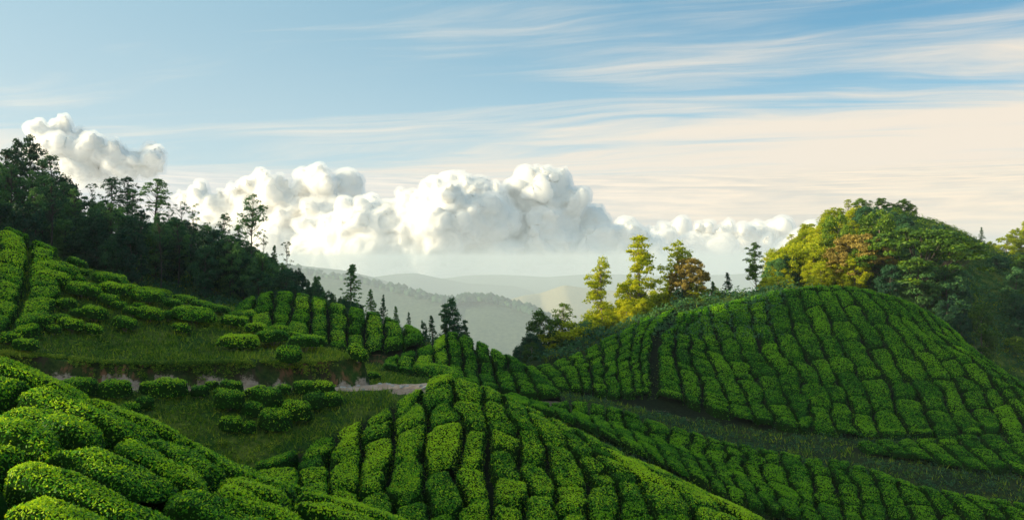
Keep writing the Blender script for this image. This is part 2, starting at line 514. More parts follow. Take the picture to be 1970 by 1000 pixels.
M_BARK = simple('bark', (0.10, 0.08, 0.06), (0.28, 0.24, 0.19), 3.0, 0.9, 0.5, 0.05, (1, 1, 0.2))
M_BARK_D = simple('bark_dark', (0.03, 0.026, 0.02), (0.10, 0.085, 0.065), 3.0, 0.9, 0.5, 0.05, (1, 1, 0.2))
M_STONE = simple('stone', (0.28, 0.25, 0.22), (0.5, 0.47, 0.43), 4.0, 0.85)
M_WOOD = simple('bleached_wood', (0.5, 0.46, 0.4), (0.7, 0.66, 0.6), 5.0, 0.8)


def ground_material():
    m, t, out = material('ground')
    g = t.new('ShaderNodeNewGeometry')
    pos = g.outputs['Position']
    sp = t.new('ShaderNodeSeparateXYZ')
    t.l.new(g.outputs['True Normal'], sp.inputs[0])
    steep = t.mapr(sp.outputs[2], 0.86, 0.60, 0.0, 1.0)
    soil_a = t.new('ShaderNodeAttribute', attribute_name='soil').outputs['Fac']
    n1 = t.noise(pos, 0.5, 5, 0.6)
    n2 = t.noise(pos, 4.0, 5, 0.7)
    n3 = t.noise(pos, 0.12, 3, 0.6)
    grass = t.mix(t.mapr(n2, 0.3, 0.75), (0.012, 0.045, 0.007), (0.045, 0.11, 0.012))
    grass = t.mix(t.mapr(n1, 0.42, 0.62), grass, t.mix(t.mapr(n2, 0.3, 0.7), (0.06, 0.10, 0.012), (0.16, 0.19, 0.03)))
    # cut banks: vertical runs of earth and dark moss
    mp = t.new('ShaderNodeMapping', ins={'Scale': (2.2, 2.2, 0.35)})
    t.l.new(pos, mp.inputs[0])
    st = t.noise(mp.outputs[0], 1.0, 6, 0.7)
    red = t.noise(pos, 0.35, 2, 0.5)
    earth = t.mix(t.mapr(red, 0.42, 0.54), (0.055, 0.042, 0.022), (0.23, 0.105, 0.052))
    earth = t.mix(t.mapr(st, 0.40, 0.52), earth, t.mix(t.mapr(n2, 0.3, 0.7), (0.010, 0.022, 0.006), (0.050, 0.075, 0.014)))
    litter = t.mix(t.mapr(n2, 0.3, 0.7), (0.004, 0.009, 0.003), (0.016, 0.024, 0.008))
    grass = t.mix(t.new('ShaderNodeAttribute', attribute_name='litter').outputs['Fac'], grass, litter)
    bare = t.mix(t.mapr(n2, 0.3, 0.7), (0.26, 0.17, 0.12), (0.42, 0.32, 0.25))
    c = t.mix(t.math('MULTIPLY', steep, t.mapr(n1, 0.25, 0.5)), grass, earth)
    c = t.mix(t.mapr(t.math('ADD', soil_a, t.math('MULTIPLY', t.math('SUBTRACT', n2, 0.5), 0.8)), 0.4, 0.6), c, bare)
    b = t.new('ShaderNodeBsdfPrincipled', ins={'Base Color': c, 'Roughness': 0.95})
    b.inputs['Specular IOR Level'].default_value = 0.1
    bp = t.new('ShaderNodeBump', ins={'Strength': 0.9, 'Distance': 0.12, 'Height': t.math('ADD', n2, t.math('MULTIPLY', st, 0.7))})
    t.l.new(bp.outputs[0], b.inputs['Normal'])
    t.l.new(b.outputs[0], out.inputs[0])
    return m


M_GROUND = ground_material()

# ------------------------------------------------------------------ the ground
road_xy = [P(*q)[:2] for q in ROAD]
path_xy = [P(g[0][0], g[0][1] + 3, g[0][2] + 1.2)[:2] for g in B_guides]
trail_xy = [P(1300, 600, 108.5)[:2], P(1262, 643, 99.5)[:2], P(1257, 700, 92.5)[:2], P(1257, 752, 86)[:2]]


def ground_z(x, y):
    z = terrain(x, y)
    z = z + 0.10 * fbm(x * 0.7, y * 0.7, 0, 4) + 0.5 * np.clip((y - 60) / 80, 0, 1) * fbm(x * 0.12, y * 0.12, 5, 3)
    return z


tin = np.linspace(-0.62, 0.62, 440)
tt = np.r_[-np.geomspace(3.2, 0.64, 40), tin, np.geomspace(0.64, 1.6, 22)]
yy = np.geomspace(3.5, 260, 380)
TX, TY = np.meshgrid(tt, yy, indexing='ij')
TX = TX * TY
TZ = ground_z(TX, TY)
front = np.clip((3.5 - TY) / 1.0, 0, 1)
rd = seg_dist(TX, TY, road_xy)
flat = np.clip(1.4 - rd, 0, 1)
soil = np.clip(1.25 - rd, 0, 1) * (TX < 1)
soil = soil * (hS(TX, TY) >= terrain(TX, TY) - 0.02)
soil = np.maximum(soil, np.clip(1.0 - seg_dist(TX, TY, path_xy), 0, 1) * 0.75)
soil = np.maximum(soil, np.clip(2.0 - np.hypot(TX - P(805, 740, 47.5)[0], TY - 47.5), 0, 1))
soil = np.maximum(soil, np.clip(1.2 - seg_dist(TX, TY, [P(1230, 765, 85)[:2], P(1290, 780, 84)[:2], P(1400, 812, 80)[:2]]), 0, 1) * 0.42)
FIELDS = (hF, hC, hN, hP, hT, hB, hW)
fh = np.max([h(TX, TY) for h in FIELDS], 0)
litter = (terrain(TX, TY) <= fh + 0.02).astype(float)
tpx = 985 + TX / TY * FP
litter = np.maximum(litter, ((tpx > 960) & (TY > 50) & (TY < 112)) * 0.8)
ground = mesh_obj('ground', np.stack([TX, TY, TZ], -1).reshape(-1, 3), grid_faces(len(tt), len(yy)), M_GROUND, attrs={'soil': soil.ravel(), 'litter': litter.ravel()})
tag(ground, kind='structure')

# road surface: a thin sheet of stony track, and the trodden path along the lower field
def strip(name, line, half, mat, lift=0.02, n=120, ny=7, base=None):
    line = np.array(line)
    seg = np.r_[0, np.cumsum(np.hypot(*np.diff(line, axis=0).T))]
    s = np.linspace(0, seg[-1], n)
    cx, cyy = np.interp(s, seg, line[:, 0]), np.interp(s, seg, line[:, 1])
    tx, ty = np.gradient(cx), np.gradient(cyy)
    l = np.hypot(tx, ty)
    nx, ny_ = -ty / l, tx / l
    o = np.linspace(-1, 1, ny)
    hw = half * (1 + 0.25 * fbm(s * 0.6, s * 0, 2.0, 3))
    X = cx[:, None] + nx[:, None] * o[None] * hw[:, None]
    Y = cyy[:, None] + ny_[:, None] * o[None] * hw[:, None]
    Z = (base or ground_z)(X, Y) + lift + 0.03 * (1 - o[None] ** 2)
    Z[:, 0] -= 0.12
    Z[:, -1] -= 0.12
    ob = mesh_obj(name, np.stack([X, Y, Z], -1).reshape(-1, 3), grid_faces(n, ny), mat)
    tag(ob, kind='structure')
    return ob


M_ROAD = simple('stony_track', (0.32, 0.19, 0.12), (0.56, 0.40, 0.29), 1.8, 0.95, 0.8, 0.08)
strip('road', road_xy, 0.95, M_ROAD, 0.03, 160, 9, lambda x, y: hS(x, y) + 0.10 * fbm(x * 0.7, y * 0.7, 0, 4))
strip('path', path_xy, 0.42, simple('trodden_earth', (0.16, 0.09, 0.06), (0.34, 0.22, 0.16), 2.0, 0.95), 0.03)

# ------------------------------------------------------------------ far country: valley floor and hazy ridges
def far_material():
    m, t, out = material('far_hillsides')
    g = t.new('ShaderNodeNewGeometry')
    pos = g.outputs['Position']
    sunny = t.new('ShaderNodeAttribute', attribute_name='sun_tan').outputs['Fac']
    n = t.noise(pos, 0.012, 6, 0.65)
    n2 = t.noise(pos, 0.05, 5, 0.7)
    wood = t.mix(t.mapr(n2, 0.35, 0.7), (0.04, 0.07, 0.045), (0.12, 0.155, 0.09))
    sun_tan = t.mix(t.mapr(n2, 0.3, 0.7), (0.30, 0.26, 0.13), (0.46, 0.38, 0.20))  # tan paints sunlight onto the sunny far ridge
    c = t.mix(t.math('MULTIPLY', t.mapr(t.math('ADD', n, sunny), 0.75, 1.2), 0.9), wood, sun_tan)
    b = t.new('ShaderNodeBsdfDiffuse', ins={'Color': c})
    bp = t.new('ShaderNodeBump', ins={'Strength': 0.5, 'Distance': 8.0, 'Height': n2})
    t.l.new(bp.outputs[0], b.inputs['Normal'])
    t.l.new(b.outputs[0], out.inputs[0])
    return m


M_FAR = far_material()


RS = 5.0


def ridge(crest, foot_drop, depth, name, sun_tan=0.0, rough=10.0, n=160):
    """a long hill: crest points in the picture with distances; it falls away on both sides"""
    p = np.array([P(q[0], q[1], q[2] * RS) for q in crest])
    foot_drop, depth, rough = foot_drop * RS * 0.7, depth * RS, rough * RS * 0.8
    s = np.linspace(0, len(p) - 1, n)
    k = np.arange(len(p))
    cx, cyy, cz = (np.interp(s, k, p[:, j]) for j in range(3))
    ker = np.hanning(11)
    ker /= ker.sum()
    cz = np.convolve(np.pad(cz, 5, 'edge'), ker, 'valid')
    o = np.r_[-1, np.linspace(-0.9, 0.9, 61), 1]
    X = cx[:, None] + 0 * o[None] + rough * 4 * fbm(cx[:, None] / 150 / RS, o[None] * 3, 1.0, 3) * np.abs(o[None])
    Y = cyy[:, None] + o[None] * depth
    prof = np.abs(o[None]) ** 1.25
    Z = cz[:, None] - foot_drop * prof
    amp = rough * (0.15 + np.minimum(np.abs(o[None]) * 2, 1))
    spur = 0.6 + 0.7 * fbm(X / (depth * 0.45) + 5, Y / (depth * 1.6), 0.3, 5)
    Z = Z + amp * 2.0 * (spur - 0.6) * np.minimum(np.abs(o[None]) * 2.5, 1) + amp * 0.6 * fbm(X / 60 / RS, Y / 60 / RS, 3, 4)
    ob = mesh_obj(name, np.stack([X, Y, Z], -1).reshape(-1, 3), grid_faces(n, len(o))[:, ::-1], M_FAR, attrs={'sun_tan': np.full(X.size, sun_tan)})
    tag(ob, kind='structure')
    return cx, cyy, cz


r1 = ridge([(300, 480, 1150), (480, 500, 1150), (600, 528, 1100), (690, 540, 1050), (764, 559, 1000), (830, 574, 960), (868, 583, 940), (900, 578, 960), (930, 575, 960), (987, 590, 940), (1032, 602, 920), (1100, 640, 900), (1200, 720, 880)],
           190, 330, 'hill', -0.1, 7)
ridge([(450, 500, 1900), (581, 511, 1800), (658, 519, 1800), (720, 533, 1750), (800, 560, 1700), (900, 640, 1700)], 260, 450, 'hill', -0.1, 10)
ridge([(540, 620, 2300), (640, 545, 2300), (760, 527, 2300), (800, 525, 2300), (833, 532, 2300), (900, 545, 2300), (1000, 550, 2300), (1200, 640, 2300)], 260, 450, 'hill', -0.1, 10)
ridge([(820, 700, 1500), (900, 620, 1500), (959, 582, 1500), (1007, 568, 1520), (1040, 564, 1550), (1085, 548, 1550), (1121, 553, 1550), (1200, 560, 1550), (1300, 555, 1500), (1450, 600, 1500), (1600, 700, 1500)], 220, 360, 'hill', 0.75, 13)
ridge([(600, 548, 2700), (800, 541, 2700), (900, 530, 2700), (960, 528, 2700), (1050, 533, 2700), (1150, 526, 2700), (1300, 532, 2700), (1700, 515, 2700)], 280, 400, 'hill', -0.1, 12)
vx = np.linspace(-13000, 13000, 90)
vy = np.geomspace(190, 15500, 110)
VX, VY = np.meshgrid(vx, vy, indexing='ij')
VZ = -90 - 420 * np.clip((VY - 190) / 3500, 0, 1) ** 0.8 + 40 * fbm(VX / 400, VY / 400, 2, 5)
tag(mesh_obj('valley', np.stack([VX, VY, VZ], -1).reshape(-1, 3), grid_faces(90, 110)[:, ::-1], M_FAR, attrs={'sun_tan': np.zeros(VX.size)}), kind='structure')

# woods along the crest of the nearest far ridge
bx, by, bz = [], [], []
for k in range(900):
    i = rng.uniform(10, 150)
    cx_, cy_, cz_ = (np.interp(i, np.arange(160), a) for a in r1)
    bx.append(cx_ + rng.normal(0, 12)); by.append(cy_ + rng.normal(-28, 36)); bz.append(cz_ - 3)
bx, by, bz = map(np.array, (bx, by, bz))
bh = rng.uniform(10.0, 28.0, len(bx)) * (1 + 0.5 * vn(bx / 40, by / 40))
ico = np.array([(0, 0, 1.0), (.9, 0, .45), (.28, .85, .45), (-.72, .53, .45), (-.72, -.53, .45), (.28, -.85, .45), (.6, .45, -.3), (-.25, .7, -.3), (-.75, 0, -.3), (-.25, -.7, -.3), (.6, -.45, -.3)])
icf = np.array([(0, 1, 2), (0, 2, 3), (0, 3, 4), (0, 4, 5), (0, 5, 1), (1, 6, 2), (2, 7, 3), (3, 8, 4), (4, 9, 5), (5, 10, 1), (6, 7, 2), (7, 8, 3), (8, 9, 4), (9, 10, 5), (10, 6, 1)])
V = ico[None] * bh[:, None, None] * np.array([0.8, 0.8, 1.0]) * rng.uniform(0.8, 1.2, (len(bx), 11, 1)) + np.stack([bx, by, bz + bh * 0.3], -1)[:, None]
Fc = icf[None] + 11 * np.arange(len(bx))[:, None, None]
tag(mesh_obj('distant_woods', V.reshape(-1, 3), Fc.reshape(-1, 3), M_TREE_D, attrs={'tint': np.repeat(rng.random(len(bx)), 11)}),
    'pale woods scattered along the crest of the hazy ridge', 'woods', kind='stuff')


# ------------------------------------------------------------------ leaves on surfaces
def leaf_quads(pos, nrm, L, tint, tilt=0.9, width=0.5, out=0.3, rise=(0.15, 0.15)):
    """one diamond-shaped leaf per position"""
    n = len(pos)
    nn = nrm + rng.normal(0, tilt * 0.5, (n, 3))
    nn /= np.linalg.norm(nn, axis=1)[:, None] + 1e-9
    a = rng.normal(0, 1, (n, 3)) + nrm * out
    a -= nn * (a * nn).sum(1)[:, None]
    a /= np.linalg.norm(a, axis=1)[:, None] + 1e-9
    b = np.cross(nn, a)
    L = np.asarray(L).reshape(-1, 1) * rng.uniform(0.7, 1.3, (n, 1))
    base = pos + nrm * (L * rng.uniform(rise[0], rise[1] + 1e-6, (n, 1)))
    v0 = base - a * L * 0.5
    v1 = base + b * L * width * 0.5 - nn * L * 0.05
    v2 = base + a * L * 0.5 + nrm * L * 0.12
    v3 = base - b * L * width * 0.5 - nn * L * 0.05
    V = np.stack([v0, v1, v2, v3], 1).reshape(-1, 3)
    F4 = np.arange(n * 4).reshape(-1, 4)
    return V, F4, np.repeat(tint, 4)


# ------------------------------------------------------------------ tea fields
def resample(g, K=30):
    g = np.array(g, float)
    s = np.r_[0, np.cumsum(np.hypot(*np.diff(g, axis=0).T))]
    q = np.linspace(0, s[-1], K)
    return np.stack([np.interp(q, s, g[:, 0]), np.interp(q, s, g[:, 1])], 1)


class Field:
    def __init__(s, name, guides, cols, length=(1.2, 2.6), gap=0.2, H=BH, world=False, vgap=0.10, warp=0.25, n=11, px=10.0, deep=0.0):
        s.name = name
        G = np.stack([resample(g if world else [P(*q)[:2] for q in g]) for g in guides])
        U = np.r_[0, np.cumsum(cols)]
        s.nc = int(U[-1])
        s.G, s.U = G, U
        s.len, s.gap, s.H, s.vgap, s.warp, s.n, s.px, s.deep = length, gap, H, vgap, warp, n, px, deep

    def xy(s, u, v):
        K = s.G.shape[1]
        u = np.clip(u, 0, s.nc)
        k = np.clip(np.searchsorted(s.U, u, 'right') - 1, 0, len(s.U) - 2)
        f = (u - s.U[k]) / (s.U[k + 1] - s.U[k])
        f = f[..., None]
        vv = np.clip(v, 0, 1) * (K - 1)
        j = np.clip(vv.astype(int), 0, K - 2)
        g = (vv - j)[..., None]
        A = s.G[k, j] * (1 - g) + s.G[k, j + 1] * g
        B = s.G[k + 1, j] * (1 - g) + s.G[k + 1, j + 1] * g
        r = A * (1 - f) + B * f
        x, y = r[..., 0], r[..., 1]
        return x + s.warp * 1.7 * fbm(x * 0.5, y * 0.5, 1, 3), y + s.warp * 1.7 * fbm(x * 0.5, y * 0.5, 9, 3)

    def cells(s):
        for c in range(s.nc):
            um = np.full(2, c + 0.5)
            x, y = s.xy(np.full(40, c + 0.5), np.linspace(0, 1, 40))
            tot = np.hypot(np.diff(x), np.diff(y)).sum()
            x0, y0 = s.xy(np.array([c + 0.0, c + 1.0]), np.array([0.5, 0.5]))
            wd = math.hypot(x0[1] - x0[0], y0[1] - y0[0])
            v, br = 0.0, [0.0]
            ph = rng.uniform(0.4, 1)
            while v < 1:
                v += rng.uniform(*s.len) * max(wd, 0.8) / tot * ph
                ph = 1
                br.append(v)
            br[-1] = 1.0
            if len(br) > 2 and br[-1] - br[-2] < 0.5 * s.len[0] * wd / tot:
                br.pop(-2)
            for i in range(len(br) - 1):
                yield c, i, br[i], br[i + 1], wd, tot


def grid_bush(f, c, va, vb, wd, tot):
    n = f.n
    q = np.linspace(-1, 1, n)
    q = np.sign(q) * (1 - (1 - np.abs(q)) ** 1.35)
    S, T = np.meshgrid(q, q, indexing='ij')
    k = 0.16
    s2 = S * np.sqrt(1 - k * T * T)
    t2 = T * np.sqrt(1 - k * S * S)
    s2 *= 1 + 0.06 * rng.normal()
    gu = max(0.0, 1 - f.gap / wd) * rng.uniform(0.94, 1.05)
    gv = max(0.0, 1 - rng.uniform(-0.5, 1.2) * f.vgap / ((vb - va) * tot))
    sk = rng.normal(0, 0.10)
    u = c + 0.5 + 0.5 * s2 * gu
    v = 0.5 * (va + vb) + 0.5 * (vb - va) * (t2 * gv) + sk * (s2) * wd / tot
    X, Y = f.xy(u, v)
    rr = rng.uniform(0, 100)
    X = X + 0.11 * fbm(X * 1.6, Y * 1.6, rr, 3)
    Y = Y + 0.11 * fbm(X * 1.6, Y * 1.6, rr + 7, 3)
    dc = 1.0 if rng.random() < 0.2 + f.deep else rng.uniform(0.22, 0.65)
    dc2 = 1.0 if rng.random() < 0.2 + f.deep else rng.uniform(0.22, 0.65)
    hs = np.clip(1 - np.abs(S) ** f.px, 0, 1) ** 0.55
    ht = 1 - np.where(T > 0, dc, dc2) * (1 - np.clip(1 - np.abs(T) ** 8.0, 0, 1) ** 0.6)
    h = np.minimum(hs, 1) * ht
    H = f.H * rng.uniform(0.93, 1.07)
    gz = terrain(X, Y)
    # a clipped bush follows the slope less than the ground does
    Z = gz + (H + 0.11 * fbm(X * 0.9, Y * 0.9, 3, 2) + 0.09 * fbm(X * 2.4, Y * 2.4, 4, 2)) * h - 0.12 * (1 - h)
    return np.stack([X, Y, Z], -1)


def grid_normals(G):
    du = np.gradient(G, axis=0)
    dv = np.gradient(G, axis=1)
    n = np.cross(du, dv)
    n /= np.linalg.norm(n, axis=-1)[..., None] + 1e-9
    return n * np.where(n[..., 2:3].mean() < 0, -1, 1)


def leafsize(Y):
    return 0.059 * (max(Y, 12) / 17.0) ** 0.58


def sample_grid(G, dens, low=0.0):
    """random points on a bush surface, spread by area"""
    N = grid_normals(G)
    n, m = G.shape[:2]
    du = np.linalg.norm(np.diff(G, axis=0), axis=-1)
    dv = np.linalg.norm(np.diff(G, axis=1), axis=-1)
    area = du[:, :-1] * dv[:-1, :]
    tot = area.sum()
    cnt = int(tot * dens)
    if cnt < 1:
        return None
    idx = rng.choice(area.size, cnt, p=(area / tot).ravel())
    i, j = np.divmod(idx, m - 1)
    a, b = rng.random(cnt)[:, None], rng.random(cnt)[:, None]
    def bil(A):
        return A[i, j] * (1 - a) * (1 - b) + A[i + 1, j] * a * (1 - b) + A[i, j + 1] * (1 - a) * b + A[i + 1, j + 1] * a * b
    return bil(G), bil(N)


def bush_mesh_data(G, Y, visible=True, dark=0.0, cover=1.2):
    """core surface + leaves; returns lists for one mesh with two materials"""
    n, m = G.shape[:2]
    V = [G.reshape(-1, 3)]
    Fs = [grid_faces(n, m)[:, ::-1]]
    tint = [np.full(n * m, 0.2)]
    nleaf = 0
    if visible:
        L = leafsize(Y)
        r = sample_grid(G, cover / (0.30 * L * L))
        if r is not None:
            p, nn = r
            zmin, zmax = G[..., 2].min(), G[..., 2].max()
            h = np.clip(nn[:, 2], 0, 1)
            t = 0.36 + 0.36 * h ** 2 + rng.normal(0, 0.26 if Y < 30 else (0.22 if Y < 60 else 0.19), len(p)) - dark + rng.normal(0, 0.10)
            keep_ = (nn[:, 2] > 0.42) | (rng.random(len(p)) < (0.30 if Y < 30 else 0.16))  # sides nearly leafless, so the dark core paints shade into the gaps
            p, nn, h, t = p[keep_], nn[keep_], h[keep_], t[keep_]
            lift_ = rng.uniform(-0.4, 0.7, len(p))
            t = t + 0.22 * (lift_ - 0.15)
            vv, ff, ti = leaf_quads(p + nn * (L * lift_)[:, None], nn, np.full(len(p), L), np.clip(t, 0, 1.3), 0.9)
            V.append(vv)
            Fs.append(ff + n * m)
            tint.append(ti)
            nleaf = len(ff)
    return np.concatenate(V), Fs, np.concatenate(tint), nleaf


def two_mat(o, ncore, mats):
    o.data.materials.clear()
    for mm in mats:
        o.data.materials.append(mm)
    mi = np.ones(len(o.data.polygons), np.int32)
    mi[:ncore] = 0
    o.data.polygons.foreach_set('material_index', mi)
    sm = np.zeros(len(o.data.polygons), bool)
    sm[:ncore] = True
    o.data.polygons.foreach_set('use_smooth', sm)


crest_w = [P(*q)[:2] for q in F_crest]
crest_w = [(-24, 26)] + crest_w[1:] + [(1.5, 17.2), (4.5, 16.0)]
F_guides = [[(x - 0.10 * d, y - d) for x, y in crest_w] for d in np.arange(-1.4, 12.7, 1.4)]
C_guides = [[(500, 888, 38), (470, 930, 35.5), (430, 1000, 31.5)],
            [(575, 862, 39.5), (579, 923, 36), (574, 946, 34.5), (560, 1040, 30)],
            [(634, 832, 41), (642, 904, 37), (630, 962, 34), (615, 1060, 29.5)],
            [(698, 806, 42.2), (699, 870, 38.5), (693, 968, 33.5), (690, 1080, 29)],
            [(762, 784, 43.3), (760, 834, 40.5), (752, 888, 37.5), (752, 1000, 33), (752, 1090, 29.5)],
            [(820, 745, 46), (815, 829, 41), (821, 892, 38), (824, 1000, 33.2), (826, 1090, 30)],
            [(868, 718, 48), (876, 769, 45), (880, 868, 39.5), (887, 910, 37.8), (887, 1000, 34), (890, 1100, 30.5)],
            [(915, 737, 48), (932, 799, 44), (941, 895, 39), (947, 1000, 34.3), (950, 1100, 31)],
            [(950, 757, 48), (980, 811, 44.5), (996, 868, 41), (1010, 955, 36.8), (1020, 1100, 31.5)],
            [(985, 775, 47.8), (1020, 812, 45.2), (1045, 850, 42.5), (1066, 916, 39), (1072, 1000, 35.5), (1080, 1100, 32)],
            [(1030, 797, 47.3), (1085, 850, 43.5), (1112, 892, 41), (1133, 934, 39), (1140, 1000, 36), (1145, 1100, 32.5)],
            [(1080, 822, 46.8), (1118, 866, 43.5), (1160, 903, 41), (1189, 956, 38.5), (1203, 1020, 36), (1210, 1110, 33)],
            [(1130, 846, 46), (1160, 875, 43.8), (1216, 923, 41), (1245, 975, 38.7), (1270, 1040, 36.5), (1280, 1120, 33.8)],
            [(1190, 874, 45.2), (1240, 915, 42.5), (1290, 965, 40.3), (1320, 1010, 38.5), (1345, 1060, 37), (1370, 1140, 34.5)],
            [(1260, 905, 44.3), (1310, 935, 42.5), (1370, 980, 40.7), (1420, 1040, 39), (1460, 1140, 36)],
            [(1330, 940, 43.6), (1400, 978, 42.3), (1470, 1030, 40.5), (1540, 1140, 37)]]
fields = [
    ('front hill', Field('front', F_guides, [1] * 10, (1.1, 2.6), 0.34, 0.85, True, 0.30, 0.35, 17, 8.0, 0.3), M_TEA, 0.0),
    ('central hill', Field('centre', C_guides, [1] * 15, (0.7, 2.5), 0.15, BH, False, 0.10, 0.34, 15, 12.0, 0.12), M_TEA, 0.0),
    ('shaded spur behind the road bend', Field('spur', [[(735, 690, 68.5), (730, 710, 66)], [(800, 670, 73.5), (805, 716, 67.5)], [(856, 643, 79.5), (861, 722, 68)], [(915, 660, 80), (925, 737, 66.5)],
                        [(965, 683, 79), (1000, 754, 68)], [(1030, 715, 76.5), (1085, 752, 70)]], [2, 2, 2, 2, 2], (0.9, 1.8), 0.24, BH), M_TEA, 0.02),
    ('round knoll below the forest', Field('knoll', [[(455, 583, 88), (450, 600, 84), (450, 625, 80)], [(531, 563, 91), (524, 600, 84), (515, 640, 78.5)], [(600, 571, 91), (594, 632, 81), (590, 660, 77.5)],
                         [(668, 590, 89), (668, 632, 82.5), (670, 665, 78)], [(735, 608, 87), (740, 640, 82), (742, 662, 79)], [(815, 638, 84), (815, 648, 82), (812, 656, 80)]],
                         [2, 2, 2, 2, 2], (1.0, 2.2), 0.28, BH), M_TEA, 0.0),
    ('right hill west of its trail', Field('saddle', Q_guides, [1, 2, 2, 2, 2], (0.6, 1.1), 0.28, BH), M_TEA, -0.05),
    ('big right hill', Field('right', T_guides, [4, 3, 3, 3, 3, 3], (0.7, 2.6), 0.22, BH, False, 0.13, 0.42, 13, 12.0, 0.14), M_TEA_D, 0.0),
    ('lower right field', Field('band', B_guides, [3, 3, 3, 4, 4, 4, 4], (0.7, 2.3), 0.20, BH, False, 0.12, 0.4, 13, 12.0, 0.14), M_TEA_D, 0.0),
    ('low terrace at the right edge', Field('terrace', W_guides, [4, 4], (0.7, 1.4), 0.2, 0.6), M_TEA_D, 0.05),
    ('upper left slope', Field('upper', [[(-140, 400, 63), (-160, 500, 56), (-200, 640, 46)], [(0, 444, 62), (-20, 540, 54), (-60, 660, 46)], [(60, 470, 62), (50, 560, 54), (15, 672, 46)],
                         [(112, 487, 62), (118, 570, 54.5), (80, 650, 48)]], [2, 1, 1], (0.8, 1.6), 0.24, 0.8), M_TEA, 0.0),
]


def screen(p):
    return 985 + p[..., 0] / p[..., 1] * FP, 500 - p[..., 2] / p[..., 1] * FP


cand = []
for fname, f, mat, dark in fields:
    for c, i, va, vb, wd, tot in f.cells():
        if (vb - va) * tot < 0.45:
            continue
        G = grid_bush(f, c, va, vb, wd, tot)
        if fname == 'front hill' and G[..., 1].min() < 5.5:
            continue
        cen = G.reshape(-1, 3).mean(0)
        top = G[f.n // 2, f.n // 2]
        sx, sy = screen(G)
        inside = ((sx > 0) & (sx < 1970) & (sy > 0) & (sy < 1000)).mean()
        # is the top of the bush hidden behind nearer ground?
        ks = np.linspace(0.12, 0.985, 90)
        vis = 0
        for tp in (top, G[2, 2], G[-3, -3], G[2, -3], G[-3, 2]):
            rz = tp[2] * ks + 0.05
            vis += (terrain(tp[0] * ks, tp[1] * ks) + 0.25 < rz).all()
        area = wd * (vb - va) * tot / cen[1] ** 2
        cand.append(dict(field=fname, c=c, i=i, G=G, Y=cen[1], x=sx.mean(), y=sy.mean(), ok=inside > 0.1 and vis > 0, score=area * inside * (vis / 5) * (1 - abs(cen[2]) * 0), mat=mat, dark=dark, inside=inside))

# ------------------------------------------------------------------ free-standing tea bushes on the open grass (crown on bare stems)
OPEN = [(112, 512, 68), (102, 530, 60), (150, 500, 36), (161, 517, 20), (150, 529, 27), (163, 552, 61), (211, 532, 61), (217, 552, 51), (129, 576, 37), (211, 569, 37), (231, 580, 28), (251, 549, 36),
        (285, 564, 65), (268, 579, 22), (183, 595, 48), (150, 593, 27), (119, 603, 31), (139, 617, 44), (104, 624, 26), (180, 624, 34), (255, 590, 31), (289, 598, 48), (241, 615, 44), (326, 597, 28),
        (335, 578, 34), (374, 598, 78), (350, 621, 31), (299, 553, 58), (357, 572, 48), (390, 583, 40), (416, 590, 48), (449, 612, 44), (466, 602, 51), (459, 650, 73), (495, 625, 41), (526, 642, 58),
        (583, 654, 54), (540, 632, 44), (604, 650, 50), (556, 672, 48), (689, 672, 38), (570, 642, 40), (180, 508, 50), (240, 527, 46), (75, 610, 50), (50, 655, 46), (20, 640, 44)]
ROADSIDE = [(153, 742, 70), (221, 745, 62), (234, 730, 27), (292, 738, 44), (326, 744, 66), (384, 742, 34), (408, 731, 27), (445, 735, 44), (442, 764, 58), (445, 803, 41), (279, 764, 34), (486, 745, 30),
            (488, 778, 41), (479, 812, 27), (512, 760, 62), (546, 740, 30), (585, 737, 44), (620, 739, 46), (570, 785, 58), (529, 803, 62), (425, 745, 30), (250, 775, 40), (638, 760, 40), (842, 714, 100),
            (720, 715, 26), (605, 762, 44)]


def dome_bush(w, H, lift, n=13, squash=0.75, seed=0.0):
    """flat-topped crown: grid over a disc, top dome and turned-under rim (closed by an underside sheet)"""
    q = np.linspace(-1, 1, n)
    S, T = np.meshgrid(q, q, indexing='ij')
    r = np.maximum(np.abs(S), np.abs(T))
    ang = np.arctan2(T, S)
    x = S * np.sqrt(1 - T * T / 2) * w / 2
    y = T * np.sqrt(1 - S * S / 2) * w / 2 * squash
    k = 1 + 0.22 * fbm(np.cos(ang) * 1.3 + seed, np.sin(ang) * 1.3, seed, 2)
    x, y = x * k, y * k
    z = lift + (H - lift) * np.clip(1 - r ** 5, 0, 1) ** 0.6 + 0.10 * fbm(x * 1.6 + seed, y * 1.6, 2, 3)
    top = np.stack([x, y, z], -1)
    bot = np.stack([x * 0.93, y * 0.93, lift + 0.12 * (1 - r) + 0.05 - 0.1 * r * 0], -1)
    return top, bot


def tube(points, radii, sides=6):
    points = np.array(points, float)
    n = len(points)
    d = np.gradient(points, axis=0)
    d /= np.linalg.norm(d, axis=1)[:, None] + 1e-9
    up = np.where(np.abs(d[:, 2:3]) > 0.9, np.array([[1.0, 0, 0]]), np.array([[0, 0, 1.0]]))
    a = np.cross(d, up)
    a /= np.linalg.norm(a, axis=1)[:, None] + 1e-9
    b = np.cross(d, a)
    th = np.linspace(0, 2 * np.pi, sides, endpoint=False)
    V = points[:, None] + (a[:, None] * np.cos(th)[None, :, None] + b[:, None] * np.sin(th)[None, :, None]) * np.array(radii).reshape(-1, 1, 1)
    i = np.arange(n - 1)[:, None] * sides
    j = np.arange(sides)[None]
    j2 = (j + 1) % sides
    Fq = np.stack([i + j, i + j2, i + sides + j2, i + sides + j], -1).reshape(-1, 4)
    return V.reshape(-1, 3), Fq


